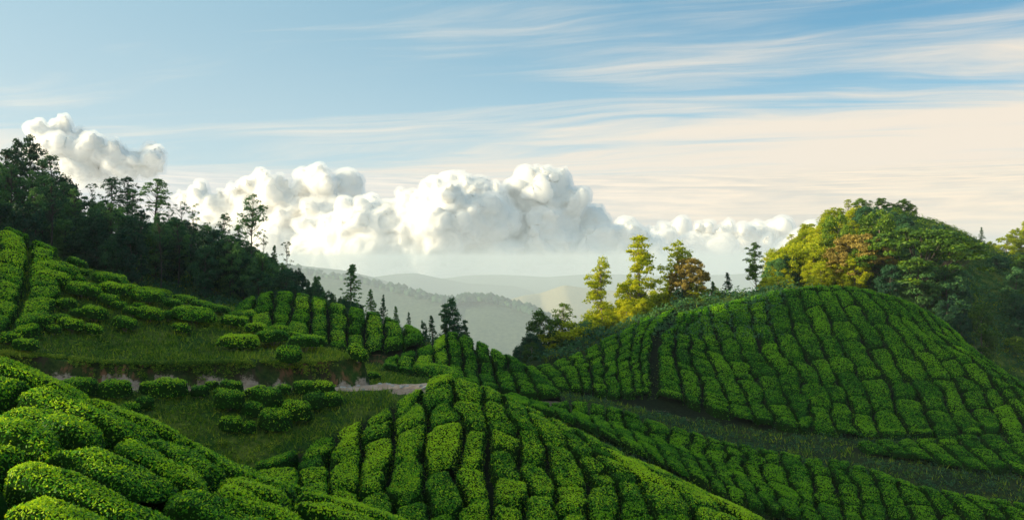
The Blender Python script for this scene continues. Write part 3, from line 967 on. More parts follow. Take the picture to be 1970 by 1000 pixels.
class Geo:
    def __init__(s):
        s.V, s.F, s.T, s.n = [], [], [], 0

    def add(s, V, Fq, tint=None):
        s.V.append(V)
        s.F.append(Fq + s.n)
        s.T.append(np.full(len(V), 0.5) if tint is None else tint)
        s.n += len(V)

    def obj(s, name, mat, parent=None, smooth=True, link=True):
        return mesh_obj(name, np.concatenate(s.V), s.F, mat, parent, smooth, {'tint': np.concatenate(s.T)}, link)


ORD = ['', 'first', 'second', 'third', 'fourth', 'fifth', 'sixth', 'seventh', 'eighth', 'ninth', 'tenth', 'eleventh', 'twelfth', 'thirteenth', 'fourteenth', 'fifteenth', 'sixteenth', 'seventeenth', 'eighteenth',
       'nineteenth', 'twentieth', 'twenty-first', 'twenty-second', 'twenty-third', 'twenty-fourth', 'twenty-fifth', 'twenty-sixth', 'twenty-seventh', 'twenty-eighth', 'twenty-ninth', 'thirtieth', 'thirty-first']


def open_bush(px, py, wpx, kind, k):
    hh = 0.95 if kind == 'slope' else 0.85
    g = hit(px, py + wpx * 0.10, 15, 100, up=hh * 0.6)[0]
    if kind != 'slope':
        g = hit(px, py, 15, 100, up=hh * 0.7)[0]
    Y = g[1]
    wm = wpx * Y / FP * 1.08
    z0 = float(terrain(np.array([g[0]]), np.array([Y]))[0])
    H = float(np.clip(0.5 * wm, 0.5, 0.9))
    lift = H * (0.42 if kind == 'slope' else 0.22)
    root = empty('tea_bush', (g[0], Y, z0), 0)
    top, bot = dome_bush(wm, H, lift, 13, 0.8, k * 3.7)
    # lean the crown with the slope
    gx = (terrain(np.array([g[0] + .5]), np.array([Y])) - terrain(np.array([g[0] - .5]), np.array([Y])))[0]
    gy = (terrain(np.array([g[0]]), np.array([Y + .5])) - terrain(np.array([g[0]]), np.array([Y - .5])))[0]
    for G in (top, bot):
        G[..., 2] += np.clip(gx, -.6, .6) * 0.8 * G[..., 0] + np.clip(gy, -.6, .6) * 0.6 * G[..., 1]
    V, Fs, ti, nl = bush_mesh_data(top, Y, True, 0.0, 1.25)
    nb = len(V)
    V = np.concatenate([V, bot.reshape(-1, 3)])
    ti = np.concatenate([ti, np.full(bot[..., 0].size, 0.0)])
    fb = grid_faces(13, 13) + nb
    o = mesh_obj('foliage', V, [Fs[0], fb] + Fs[1:], None, root, True, {'tint': ti})
    two_mat(o, len(Fs[0]) + len(fb), (M_CORE, M_TEA))
    g_ = Geo()
    for a in np.linspace(0, 2 * np.pi, 5, endpoint=False) + rng.uniform(0, 1):
        r = wm * rng.uniform(0.18, 0.32)
        p0 = np.array([rng.normal(0, .04), rng.normal(0, .04), -0.15])
        p2 = np.array([math.cos(a) * r, math.sin(a) * r * .8, lift + 0.12])
        p1 = (p0 + p2) / 2 + np.array([-.03 * math.cos(a), -.03 * math.sin(a), 0.0])
        g_.add(*tube([p0, p1, p2], [0.045, 0.03, 0.02], 5))
    g_.obj('stem', M_BARK, root)
    return root, Y, wm


opens = [(q, 'slope') for q in OPEN] + [(q, 'road') for q in ROADSIDE]
open_roots = []
for k, (q, kind) in enumerate(opens):
    r_, Y_, w_ = open_bush(*q, kind, k)
    open_roots.append((r_, q, kind))
# labels by rank along the picture, each with a landmark of its own
for kind, lst in (('slope', [x for x in open_roots if x[2] == 'slope']), ('road', [x for x in open_roots if x[2] == 'road'])):
    lst.sort(key=lambda x: x[1][0])
    for i, (r_, q, _) in enumerate(lst):
        size = 'wide' if q[2] > 52 else ('small' if q[2] < 32 else 'medium')
        side = lst[::-1]
        n_l, n_r = i + 1, len(lst) - i
        if kind == 'slope':
            if q[:2] == (689, 672):
                lab = 'small flat tea bush alone at the tip of the earth bank, above the road bend'
            elif q[:2] == (459, 650):
                lab = 'wide flat tea bush alone low on the grassy slope, nearest the earth bank'
            elif q[:2] == (374, 598):
                lab = 'widest umbrella-shaped tea bush on the grassy slope, pale forked stems showing beneath'
            elif n_l <= n_r:
                lab = f'{size} tea bush on bare stems, {ORD[n_l]} from the left on the grassy slope'
            else:
                lab = f'{size} tea bush on bare stems, {ORD[n_r]} from the right on the grassy slope'
        else:
            if q[:2] == (842, 714):
                lab = 'long low tea bush beside the road bend, at the top of the central hill'
            elif n_l <= n_r:
                lab = f'{size} clipped tea bush below the dirt road, {ORD[n_l]} from the left'
            else:
                lab = f'{size} clipped tea bush below the dirt road, {ORD[n_r]} from the right'
        tag(r_, lab, 'tea bush', 'free-standing tea bushes on the grassy slope' if kind == 'slope' else 'tea bushes beside the dirt road')

# ------------------------------------------------------------------ packed bushes: the largest in view singly, the rest as one mass
BUDGET = 300 - len(open_roots)
order = sorted([b for b in cand if b['ok']], key=lambda b: -b['score'])
single = order[:BUDGET]
rest = order[BUDGET:] + [b for b in cand if not b['ok']]
ids = {id(b) for b in single}
by_row = {}
for b in cand:
    if b['ok']:
        by_row.setdefault((b['field'], b['c']), []).append(b)
rows_seen = {}
for (fn, c) in sorted(by_row):
    rows_seen.setdefault(fn, []).append(c)
for b in single:
    row = sorted(by_row[(b['field'], b['c'])], key=(lambda q: q['x']) if b['field'] == 'front hill' else (lambda q: q['y']))
    k = row.index(b) + 1
    cs = sorted(rows_seen[b['field']])
    r = cs.index(b['c']) + 1
    V, Fs, ti, nl = bush_mesh_data(b['G'], b['Y'], True, b['dark'])
    base = b['G'].reshape(-1, 3).mean(0)
    base[2] = b['G'][..., 2].min()
    o = mesh_obj('tea_bush', V - base, Fs, None, None, True, {'tint': ti})
    o.location = base
    two_mat(o, len(Fs[0]), (M_CORE, b['mat']))
    if b['field'] == 'front hill':
        lab = f'clipped tea bush on the front hill, {ORD[min(r,31)]} row down from its crest, {ORD[min(k,31)]} from left'
    else:
        lab = f'clipped tea bush on the {b["field"]}, {ORD[min(r,31)]} row from left, {ORD[min(k,31)]} from top'
        if len(lab.split()) > 16:
            lab = f'tea bush, {b["field"]}, {ORD[min(r,31)]} row from left, {ORD[min(k,31)]} from top'
    tag(o, lab, 'tea bush', f'tea bushes in the rows of the {b["field"]}')
g_ = [[], [], []]
ncore = 0
cores, leaves, off = [], [], 0
Vc, Vl, Fcq, Flq, Tc, Tl = [], [], [], [], [], []
nc = nlv = 0
for b in rest:
    V, Fs, ti, nl = bush_mesh_data(b['G'], b['Y'], b['ok'] or b['inside'] > 0.3, b['dark'], 1.05 if b['ok'] else 0.3)
    k = b['G'].shape[0] * b['G'].shape[1]
    Vc.append(V[:k]); Tc.append(ti[:k]); Fcq.append(Fs[0] + nc); nc += k
    if len(Fs) > 1:
        Vl.append(V[k:]); Tl.append(ti[k:]); Flq.append(Fs[1] - k + nlv); nlv += len(V) - k
Vall = np.concatenate(Vc + Vl)
o = mesh_obj('tea_field', Vall, [np.concatenate(Fcq), np.concatenate(Flq) + nc], None, None, True, {'tint': np.concatenate(Tc + Tl)})
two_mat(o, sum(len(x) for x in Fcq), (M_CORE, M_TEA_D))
tag(o, 'closely packed clipped tea bushes in winding rows over the farther hills', 'tea field', kind='stuff')
print('bushes', len(cand), 'visible', len(order), 'leaves', nlv // 4)


# ------------------------------------------------------------------ trees
def blob_leaves(cen, rad, n, L, flat=1.0):
    d = rng.normal(0, 1, (n, 3))
    d /= np.linalg.norm(d, axis=1)[:, None]
    d[:, 2] = np.where(d[:, 2] < -0.3, -d[:, 2] * 0.6, d[:, 2])
    r = rad * rng.uniform(0.45, 1.08, (n, 1)) * (1 + 0.25 * rng.normal(0, 1, (n, 1)) * 0.4)
    p = cen + d * r * np.array([1, 1, flat])
    t = 0.45 + 0.22 * d[:, 2] + rng.normal(0, 0.15, n)
    return leaf_quads(p, d, np.full(n, L), np.clip(t, 0, 1.2), 1.1, 0.62, 0.3)


def make_tree(kind, seed):
    """returns (trunk mesh object data, crown mesh data) for a tree about 10 m tall"""
    global rng
    keep = rng
    rng = np.random.default_rng(seed)
    H = 10.0
    tr, cr = Geo(), Geo()
    bend = rng.normal(0, 0.25, 2)
    def axis(z):
        f = z / H
        return np.array([bend[0] * f * f * 1.5 + 0.12 * math.sin(f * 5 + seed), bend[1] * f * f * 1.5 + 0.12 * math.cos(f * 4 + seed), z])
    def limb(z0, tip, r0):
        a = axis(z0)
        m_ = (a + tip) / 2 + np.array([0, 0, -0.12 * np.linalg.norm(tip - a)]) + rng.normal(0, 0.08, 3)
        tr.add(*tube([a, m_, tip], [r0, r0 * 0.6, r0 * 0.22], 4))
    blobs = []
    if kind == 'gum':            # tall clean stem, rounded airy head
        R0, tz = 0.13, 9.4
        for k in range(46):
            f = rng.uniform(0, 1)
            z = 6.2 + 3.6 * f
            rad = 1.75 * math.sin(math.pi * min(1, 0.18 + 0.80 * f)) ** 0.6 * rng.uniform(0.2, 1)
            a = rng.uniform(0, 2 * math.pi)
            blobs.append((axis(z) + np.array([math.cos(a) * rad, math.sin(a) * rad, 0]), rng.uniform(0.25, 0.55)))
        for k in range(4):
            z = rng.uniform(4.0, 6.0)
            a = rng.uniform(0, 2 * math.pi)
            blobs.append((axis(z) + np.array([math.cos(a) * 0.9, math.sin(a) * 0.9, 0.1]), 0.28))
        nl, L = 34, 0.21
    elif kind == 'spire':        # narrow pointed crown down most of the stem
        R0, tz = 0.14, 9.8
        for k in range(125):
            f = rng.uniform(0, 1) ** 0.9
            z = 2.4 + 7.4 * f
            rad = 2.4 * (1 - f) ** 0.8 * rng.uniform(0.1, 1) * (0.75 + 0.35 * rng.random()) + 0.08
            a = rng.uniform(0, 2 * math.pi)
            blobs.append((axis(z) + np.array([math.cos(a) * rad, math.sin(a) * rad, 0]), rng.uniform(0.2, 0.46) * (1.15 - 0.5 * f)))
        nl, L = 40, 0.22
    elif kind == 'lobed':        # slim stem, tall crown of rounded lobes from the middle up
        R0, tz = 0.13, 9.2
        ax = [(rng.uniform(0, 6.28), rng.uniform(4.2, 8.4)) for q in range(7)]
        for k in range(84):
            if k % 3:
                a0, z0 = ax[k % 7]
                f = (z0 - 4.0) / 6.0
                rr_ = 1.55 * (1 - f) ** 0.6 + 0.35
                p = np.array([math.cos(a0) * rr_ * 0.62, math.sin(a0) * rr_ * 0.62, z0]) + rng.normal(0, 0.42, 3)
            else:
                f = rng.uniform(0, 1)
                rr_ = (1.5 * math.sin(math.pi * (0.22 + 0.72 * f)) ** 0.8) * rng.uniform(0.1, 1)
                a = rng.uniform(0, 6.28)
                p = np.array([math.cos(a) * rr_, math.sin(a) * rr_, 4.2 + 5.6 * f])
            p[:2] += axis(p[2])[:2]
            blobs.append((p, rng.uniform(0.3, 0.58)))
        nl, L = 48, 0.22
    elif kind == 'bushy':        # broad leafy crown to near the ground
        R0, tz = 0.2, 7.5
        for k in range(64):
            u = rng.normal(0, 1, 3)
            u /= np.linalg.norm(u)
            q = rng.uniform(0.45, 1) ** 0.5
            p = np.array([u[0] * 3.1 * q, u[1] * 3.1 * q, 5.0 + u[2] * 4.2 * q])
            p[:2] *= 1 + 0.25 * vn(u[0] * 2 + seed, u[1] * 2, u[2] * 2)
            blobs.append((p, rng.uniform(0.7, 1.1)))
        nl, L = 100, 0.36
    elif kind == 'umbrella':     # wide flat-topped crown in layers over forking limbs
        R0, tz = 0.28, 4.6
        for k in range(105):
            a = rng.uniform(0, 2 * math.pi)
            q = math.sqrt(rng.uniform(0, 1))
            lay = rng.integers(0, 3)
            z = 8.8 - 3.4 * q ** 2.5 - rng.uniform(0, 1.5) * lay
            blobs.append((np.array([math.cos(a) * q * 5.4, math.sin(a) * q * 5.4, z]), rng.uniform(0.55, 0.95)))
        nl, L = 100, 0.36
    elif kind == 'airy':         # thin tree, twigs show, leaves in wisps
        R0, tz = 0.11, 9.0
        for k in range(30):
            f = rng.uniform(0, 1)
            z = 3.2 + 6.4 * f
            rad = 2.0 * (1 - 0.6 * f) * rng.uniform(0.3, 1)
            a = rng.uniform(0, 2 * math.pi)
            blobs.append((axis(z) + np.array([math.cos(a) * rad, math.sin(a) * rad, 0.2]), rng.uniform(0.25, 0.5)))
        nl, L = 26, 0.2
    else:                        # shrub
        R0, tz = 0.2, 4
        for k in range(34):
            u = rng.normal(0, 1, 3)
            u /= np.linalg.norm(u)
            u[2] = abs(u[2])
            q = rng.uniform(0.4, 1) ** 0.5
            blobs.append((np.array([u[0] * 4.6 * q, u[1] * 4.6 * q, 1.2 + u[2] * 6.6 * q]), rng.uniform(1.1, 1.7)))
        nl, L = 105, 0.5
    if kind == 'spire':
        nl = 34
    zs = np.linspace(-0.6, tz, 9)
    tr.add(*tube([axis(z) for z in zs], np.linspace(R0, R0 * 0.25, 9), 7))
    for p, r in blobs:
        if kind in ('umbrella', 'shrub'):
            z0 = rng.uniform(0.4, tz * 0.9)
        else:
            z0 = max(0.8, p[2] - 0.35 * np.hypot(p[0], p[1]) - 0.8)
        if rng.random() < (0.9 if kind in ('airy', 'gum') else 0.45):
            limb(min(z0, tz), p, R0 * 0.30)
        cr.add(*blob_leaves(p, r, nl, L, 0.55 if kind == 'umbrella' else 0.8))
    rng = keep
    t = tr.obj('trunk', None, None, True, False)
    c = cr.obj('crown', None, None, False, False)
    return t.data, c.data


MATS = {'dark': M_TREE_D, 'sunlit_tone': M_TREE_Y, 'green': M_TREE_M, 'rust': M_TREE_R}
_cache = {}


def tree_data(kind, var, colr, bark):
    base = (kind, var)
    if base not in _cache:
        _cache[base] = make_tree(kind, 31 * var + 7 * len(kind) + ord(kind[0]))
        for m in _cache[base]:
            m.materials.clear()
            m.materials.append(bark)
    return _cache[base]


NAMES = {'lobed': 'tall_tree', 'gum': 'gum_tree', 'spire': 'spire_tree', 'bushy': 'leafy_tree', 'umbrella': 'umbrella_tree', 'airy': 'slender_tree', 'shrub': 'shrub'}
n_trees = 0


def tree(kind, var, colr, loc, height, label, group, width=1.0, cat='tree', rz=None, bark=None):
    global n_trees
    t, c = tree_data(kind, var, colr, bark or (M_BARK_D if colr == 'dark' or kind == 'umbrella' else M_BARK))
    r = empty(NAMES[kind], loc, rng.uniform(0, 6.28) if rz is None else rz)
    s = height / 10.0
    r.scale = (s * width, s * width, s)
    for nm, d in (('trunk', t), ('crown', c)):
        o = bpy.data.objects.new(nm, d)
        C.objects.link(o)
        o.parent = r
        o.material_slots[0].link = 'OBJECT'
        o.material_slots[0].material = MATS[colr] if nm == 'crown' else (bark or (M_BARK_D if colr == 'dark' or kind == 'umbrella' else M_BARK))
    tag(r, label, cat, group)
    n_trees += 1
    return r


def at(px, Y, sink=0.15):
    X = (px - 985) / FP * Y
    return (X, Y, float(terrain(np.array([X]), np.array([float(Y)]))[0]) - sink)


def tree_top(kind, var, colr, px, top, Y, label, group=None, width=1.0, **k):
    """a tree standing at column px, distance Y, whose tip reaches the row `top`"""
    loc = at(px, Y)
    tip = -(top - 500) / FP * Y
    return tree(kind, var, colr, loc, max(1.5, tip - loc[2]), label, group, width, **k)


# skyline trees of the left-hand forest, each its own
G1 = 'skyline trees of the dark forest'
SK = [('gum', 0, 12, 285, 128, 0.9, 'pointed dark tree at the left end of the forest skyline'),
      ('lobed', 1, 30, 268, 132, 0.8, 'narrow spire tree, second from the left on the forest skyline'),
      ('lobed', 2, 60, 262, 136, 0.8, 'tallest spire tree on the left of the forest, ragged tip against the cloud'),
      ('gum', 0, 82, 305, 134, 0.8, 'thin gum tree just right of the tallest spire tree'),
      ('gum', 1, 105, 297, 138, 0.9, 'round-headed gum tree standing clear right of the spire trees'),
      ('bushy', 0, 125, 335, 134, 0.8, 'low leafy tree below the round-headed gum on the skyline'),
      ('airy', 0, 148, 350, 138, 0.9, 'see-through wispy tree where the skyline steps down'),
      ('airy', 1, 178, 352, 140, 0.9, 'wispy tree in the bright gap of the forest skyline'),
      ('gum', 2, 215, 340, 138, 1.0, 'left one of the flat-headed pair of gums on the skyline'),
      ('gum', 3, 243, 341, 136, 1.05, 'right one of the flat-headed pair of gums on the skyline'),
      ('gum', 1, 258, 362, 134, 0.8, 'shorter gum close behind the flat-headed pair'),
      ('gum', 4, 300, 343, 128, 1.25, 'broad round-headed gum with twin stems standing above the forest'),
      ('airy', 2, 322, 392, 132, 0.8, 'thin tree just right of the broad round-headed gum'),
      ('airy', 3, 350, 375, 130, 0.9, 'nearly bare tree with a few leaf tufts on the skyline'),
      ('airy', 0, 376, 390, 128, 0.9, 'nearly bare tree with drooping right branches'),
      ('airy', 4, 395, 425, 124, 0.8, 'small thin tree where the forest edge drops'),
      ('gum', 0, 430, 410, 124, 0.75, 'small gum left of the lone tall gum'),
      ('gum', 5, 455, 430, 122, 0.9, 'leafy gum in the dip just left of the lone tall gum'),
      ('gum', 6, 486, 372, 118, 0.85, 'lone tall gum with long bare stem, high above its neighbours'),
      ('airy', 5, 505, 440, 120, 0.7, 'thin ragged tree close right of the lone tall gum'),
      ('spire', 3, 527, 472, 119, 0.7, 'slim pointed tree on the descending forest edge'),
      ('airy', 1, 552, 464, 117, 0.9, 'feathery see-through tree at the end of the forest edge'),
      ('bushy', 1, 575, 512, 114, 0.6, 'rounded tree just below the feathery one'),
      ('bushy', 2, 610, 527, 110, 0.55, 'low dark tree in the dip before the bushy pine'),
      ('spire', 4, 675, 506, 104, 1.15, 'full dark pine-like tree standing alone against the misty valley'),
      ('spire', 0, 713, 556, 101, 1.0, 'short pointed tree right of the full dark pine'),
      ('spire', 1, 738, 566, 99, 0.7, 'tiny pointed tree, right one of the pair above the knoll'),
      ('spire', 2, 763, 588, 97, 0.8, 'tiny tree on the edge of the knoll'),
      ('spire', 3, 787, 600, 96, 0.7, 'smallest tuft of a tree at the low end of the knoll'),
      ('bushy', 3, 815, 612, 93, 0.5, 'small shrubby tree left of the twin pines'),
      ('spire', 2, 832, 606, 92, 0.9, 'small pine left of the twin pines'),
      ('lobed', 4, 856, 583, 90, 0.9, 'left one of the twin dark pines above the spur'),
      ('lobed', 5, 880, 574, 90, 1.05, 'right and taller one of the twin dark pines above the spur'),
      ('spire', 1, 898, 615, 89, 0.9, 'lowest pine at the right end of the spur trees')]
for kd, var, px, top, Y, wd_, lab in SK:
    tree_top(kd, var, 'dark', px, top, Y, lab, G1, wd_ * (0.85 if kd == 'bushy' else 1))

# the body of the forest
mass_trees = []
kinds = ['gum', 'bushy', 'gum', 'bushy', 'bushy', 'shrub']
top_line = np.array([[-260, 250], [0, 300], [120, 340], [200, 380], [300, 400], [400, 425], [480, 460], [560, 510], [650, 560], [740, 595], [800, 620]])
cnt = 0
for k in range(215):
    px = rng.uniform(-240, 700) if k > 20 else rng.uniform(500, 800)
    Yc = np.interp(px, [0, 450, 650, 850], [138, 132, 116, 96])
    Y = rng.uniform(np.interp(px, [0, 450, 650, 800], [98, 100, 99, 94]), Yc)
    f = (Y - 95) / 45
    kd = kinds[rng.integers(0, 6)] if px < 560 else ('bushy', 'shrub', 'spire')[rng.integers(0, 3)]
    loc = at(px, Y)
    ceil_ = -(np.interp(px, top_line[:, 0], top_line[:, 1]) + 8 - 500) / FP * Y - loc[2]
    h = {'gum': rng.uniform(8, 12), 'bushy': rng.uniform(4.5, 8.5), 'spire': rng.uniform(6, 10), 'shrub': rng.uniform(1.6, 3.4)}[kd]
    if px > 560 and kd != 'shrub':
        h *= 0.5
    h = max(1.2, min(h, ceil_))
    if px < -25:
        mass_trees.append((*loc, h))
        continue
    tree(kd, int(rng.integers(0, 6)), 'dark', loc, h, {'gum': 'slim-stemmed gum tree within the dark forest on the left ridge', 'bushy': 'dense leafy tree within the dark forest on the left ridge',
         'spire': 'pointed tree within the dark forest on the left ridge', 'shrub': 'low dark shrub at the foot of the forest on the left ridge'}[kd],
         {'gum': 'gum trees inside the dark forest', 'bushy': 'leafy trees inside the dark forest', 'spire': 'pointed trees inside the dark forest', 'shrub': 'shrubs at the foot of the dark forest'}[kd],
         rng.uniform(0.7, 1.05) if kd != 'shrub' else 1.0, cat='shrub' if kd == 'shrub' else 'tree')

for k in range(46):
    px = rng.uniform(-60, 560)
    Y = np.interp(px, [0, 450, 650], [137, 131, 117]) - rng.uniform(0, 8)
    loc = at(px, Y)
    h = -(np.interp(px, top_line[:, 0], top_line[:, 1]) + rng.uniform(2, 50) - 500) / FP * Y - loc[2]
    if h > 2:
        kd = ('gum', 'bushy', 'gum')[k % 3]
        tree(kd, int(rng.integers(0, 6)), 'dark', loc, h, {'gum': 'slim-stemmed gum tree within the dark forest on the left ridge', 'bushy': 'dense leafy tree within the dark forest on the left ridge'}[kd],
             {'gum': 'gum trees inside the dark forest', 'bushy': 'leafy trees inside the dark forest'}[kd], rng.uniform(0.8, 1.1) * (0.75 if kd == 'bushy' else 1.1))

# central trees catching the sun
G2 = 'sunlit trees at the gap between the hills'
CT = [('lobed', 3, 'sunlit_tone', 1160, 494, 116, 1.0, 'slender sunlit tree with pale bare lower stem, left of the tallest one'),
      ('lobed', 4, 'sunlit_tone', 1228, 452, 119, 1.25, 'tallest sunlit tree in the centre, crown in stacked rounded lobes'),
      ('bushy', 1, 'sunlit_tone', 1212, 520, 121, 0.55, 'rounded sunlit tree tucked under the left side of the tallest one'),
      ('lobed', 2, 'sunlit_tone', 1298, 463, 122, 1.0, 'green tree rising behind the rust-coloured one'),
      ('umbrella', 0, 'rust', 1326, 486, 119, 0.62, 'rust-brown tree with layered spreading branches'),
      ('lobed', 5, 'green', 1455, 467, 123, 1.0, 'upright dark green tree standing alone left of the wooded mound'),
      ('spire', 2, 'dark', 1400, 523, 121, 0.9, 'small dark conifer between the rust tree and the mound'),
      ('spire', 4, 'dark', 1372, 540, 120, 1.0, 'short dark conifer at the crest of the right tea hill'),
      ('bushy', 3, 'green', 1050, 586, 112, 0.95, 'shaded round tree at the left end of the central grove'),
      ('gum', 3, 'green', 1084, 583, 112, 1.1, 'thin shaded gum beside the round tree of the central grove'),
      ('bushy', 0, 'dark', 1020, 636, 108, 0.9, 'small dark tree leaning over the saddle'),
      ('spire', 0, 'sunlit_tone', 1290, 520, 121, 0.7, 'slim bright yellow-green tree left of the rust tree')]
for kd, var, cl, px, top, Y, wd_, lab in CT:
    tree_top(kd, var, cl, px, top, Y, lab, G2, wd_)
for k in range(92):
    px = rng.uniform(1000, 1480) if k < 46 else rng.uniform(1095, 1350)
    Y = rng.uniform(np.interp(px, [985, 1100, 1250, 1480], [99, 107, 115, 118]), np.interp(px, [985, 1100, 1250, 1480], [112, 121, 128, 128]))
    topy = np.interp(px, [985, 1030, 1100, 1150, 1200, 1280, 1340, 1420, 1480], [668, 650, 610, 585, 560, 545, 545, 545, 535]) + rng.uniform(-5, 45)
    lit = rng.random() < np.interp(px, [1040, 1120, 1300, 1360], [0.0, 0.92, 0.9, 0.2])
    kd = 'bushy' if rng.random() < 0.6 else 'shrub'
    loc = at(px, Y)
    h = max(1.2, -(topy - 500) / FP * Y - loc[2])
    tree(kd, int(rng.integers(0, 6)), 'sunlit_tone' if lit else ('green' if rng.random() < .5 else 'dark'), loc, h,
         ('bright yellow-green ' if lit else 'shaded dark green ') + ('tree' if kd == 'bushy' else 'shrub') + ' in the thicket of the central grove',
         ('bright ' if lit else 'shaded ') + ('trees' if kd == 'bushy' else 'shrubs') + ' of the central grove', rng.uniform(0.8, 1.2) if kd == 'bushy' else rng.uniform(0.9, 1.3),
         cat='shrub' if kd == 'shrub' else 'tree')

# wooded mound on the right
G3 = 'trees on the wooded mound'
KT = [('umbrella', 1, 'green', 1765, 425, 128, 1.4, 'huge spreading dark tree with a lit green crown on the front of the mound'),
      ('umbrella', 2, 'rust', 1655, 438, 130, 0.95, 'rust-brown spreading tree left of the huge dark tree'),
      ('bushy', 5, 'green', 1688, 398, 140, 0.85, 'tall green tree above the rust tree, pale stems showing'),
      ('bushy', 0, 'green', 1610, 408, 142, 0.8, 'dark rounded tree high on the left shoulder of the mound'),
      ('spire', 3, 'dark', 1888, 437, 168, 1.0, 'dark spiky tree alone on the right slope of the mound'),
      ('bushy', 2, 'green', 1886, 578, 112, 0.75, 'bright feathery green tree at the right end of the big tea hill'),
      ('bushy', 4, 'dark', 1850, 600, 112, 0.8, 'dark round shrub-like tree left of the bright feathery one')]
for kd, var, cl, px, top, Y, wd_, lab in KT:
    tree_top(kd, var, cl, px, top, Y, lab, G3, wd_)
for px, top, wd_, lab in ((1712, 505, 1.0, 'dark leafy tree in the shade below the left edge of the huge spreading tree'), (1765, 488, 1.1, 'dark leafy tree hidden under the middle of the huge spreading tree'), (1822, 500, 1.0, 'dark leafy tree in the shade below the right edge of the huge spreading tree')):
    tree_top('bushy', int(px) % 6, 'dark', px, top, 123, lab, G3, wd_)
for i, (px, dy) in enumerate([(1476, 16), (1484, 4), (1492, 22), (1500, 2), (1512, 12), (1522, 0), (1535, 14), (1506, 34), (1530, 36)]):
    tree_top('bushy', i % 6, 'sunlit_tone', px, np.interp(px, [1470, 1500, 1553], [528, 482, 438]) + dy, 132 + (i * 7) % 16,
             f'sunlit leafy tree on the left foot of the mound, {ORD[i + 1]} in the planting', G3, 0.9)
KTOP = [(1497, 480), (1525, 455), (1553, 432), (1582, 418), (1604, 400), (1632, 388), (1655, 385), (1673, 390), (1695, 384), (1712, 392), (1725, 395), (1738, 386), (1752, 396)]
for i, (px, top) in enumerate(KTOP):
    Y = np.interp(px, [1475, 1620, 1760], [148, 172, 179])
    tree_top(('bushy', 'gum')[i % 2] if i < 9 else 'bushy', i % 6, 'green' if i > 5 else 'sunlit_tone', px, top - 5, Y,
             f'small tree on the crest of the mound, {ORD[i + 1]} along it from the left', G3, 1.25)
MT = np.array([(1470, 530), (1500, 478), (1553, 430), (1604, 402), (1655, 388), (1740, 390), (1765, 402), (1800, 416), (1870, 448), (1950, 486), (2080, 440)])
crest_px = [1475, 1520, 1570, 1620, 1690, 1750, 1800, 1870, 1950, 2050]
crest_y = [560, 505, 460, 425, 403, 405, 425, 456, 500, 545]
for k in range(165):
    px = rng.uniform(1470, 2080) if k < 110 else rng.uniform(1478, 1640)
    Y = rng.uniform(119, 172) if k < 110 else rng.uniform(126, 165)
    loc = at(px, Y)
    X, Y_, Z = loc
    sy = 500 - Z / Y * FP
    if sy < np.interp(px, crest_px, crest_y) + 8 and px > 1760:
        continue
    if 1745 < px < 1900 and Y > 155:
        continue
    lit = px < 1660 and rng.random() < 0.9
    cap = -(np.interp(px, MT[:, 0], MT[:, 1]) + 6 - 500) / FP * Y - Z
    if cap < 1.0:
        continue
    kd = 'bushy' if rng.random() < 0.62 else 'shrub'
    h = rng.uniform(4.0, 7.5) if kd == 'bushy' else rng.uniform(2.0, 4.2)
    if Y < 132 and px < 1600:
        h *= 0.7
    h = min(h, cap)
    cl = 'sunlit_tone' if lit else ('green' if rng.random() < 0.35 else 'dark')
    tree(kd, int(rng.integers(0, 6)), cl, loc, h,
         ('sunlit yellow-green ' if lit else ('mid-green ' if cl == 'green' else 'dark green ')) + ('tree' if kd == 'bushy' else 'shrub') + ' in the woodland covering the mound',
         f'{"sunlit" if lit else cl} {"trees" if kd == "bushy" else "shrubs"} covering the mound', rng.uniform(0.85, 1.15) if kd == 'bushy' else rng.uniform(1, 1.4),
         cat='shrub' if kd == 'shrub' else 'tree')
for k in range(26):
    px = rng.uniform(1900, 2200)
    Y = rng.uniform(195, 232)
    tree('bushy', int(rng.integers(0, 6)), 'sunlit_tone', at(px, Y), rng.uniform(5, 8), 'sunlit tree on the far knoll at the right edge', 'trees on the far right knoll', 1.0)
print('trees', n_trees)

# the hillside beyond the frame on the left carries the same forest; it shades the near fields
for k in range(130):
    Y = rng.uniform(40, 160)
    X = -0.62 * Y - rng.uniform(4, 80)
    z = float(terrain(np.array([X]), np.array([Y]))[0])
    if (71 < Y < 104) or z < 3:
        continue
    mass_trees.append((X, Y, z - .2, rng.uniform(8, 12)))
me_ = tree_data('bushy', 0, 'dark', M_BARK_D)[1]
cv_ = np.empty(len(me_.vertices) * 3, np.float32)
me_.vertices.foreach_get('co', cv_)
cv_ = cv_.reshape(-1, 4, 3)[::16].astype(float)
mid_ = cv_.mean(1, keepdims=True)
cv_ = mid_ + (cv_ - mid_) * 3.6
G_ = Geo()
for X, Y, z, h in mass_trees:
    a = rng.uniform(0, 6.28)
    Rz = np.array([[math.cos(a), math.sin(a), 0], [-math.sin(a), math.cos(a), 0], [0, 0, 1]])
    v_ = (cv_.reshape(-1, 3) @ Rz) * np.array([1.1, 1.1, 1.0]) * (h / 10.0) + np.array([X, Y, z])
    G_.add(v_, np.arange(len(v_)).reshape(-1, 4), np.clip(0.45 + rng.normal(0, .15, len(v_) // 4), 0, 1).repeat(4))
    G_.add(*tube([(X, Y, z - 0.5), (X, Y, z + h * 0.5)], [0.25, 0.12], 5))
tag(G_.obj('forest', M_TREE_D, None, False), 'dense dark forest covering the high ground beyond the left edge', 'forest', kind='stuff')

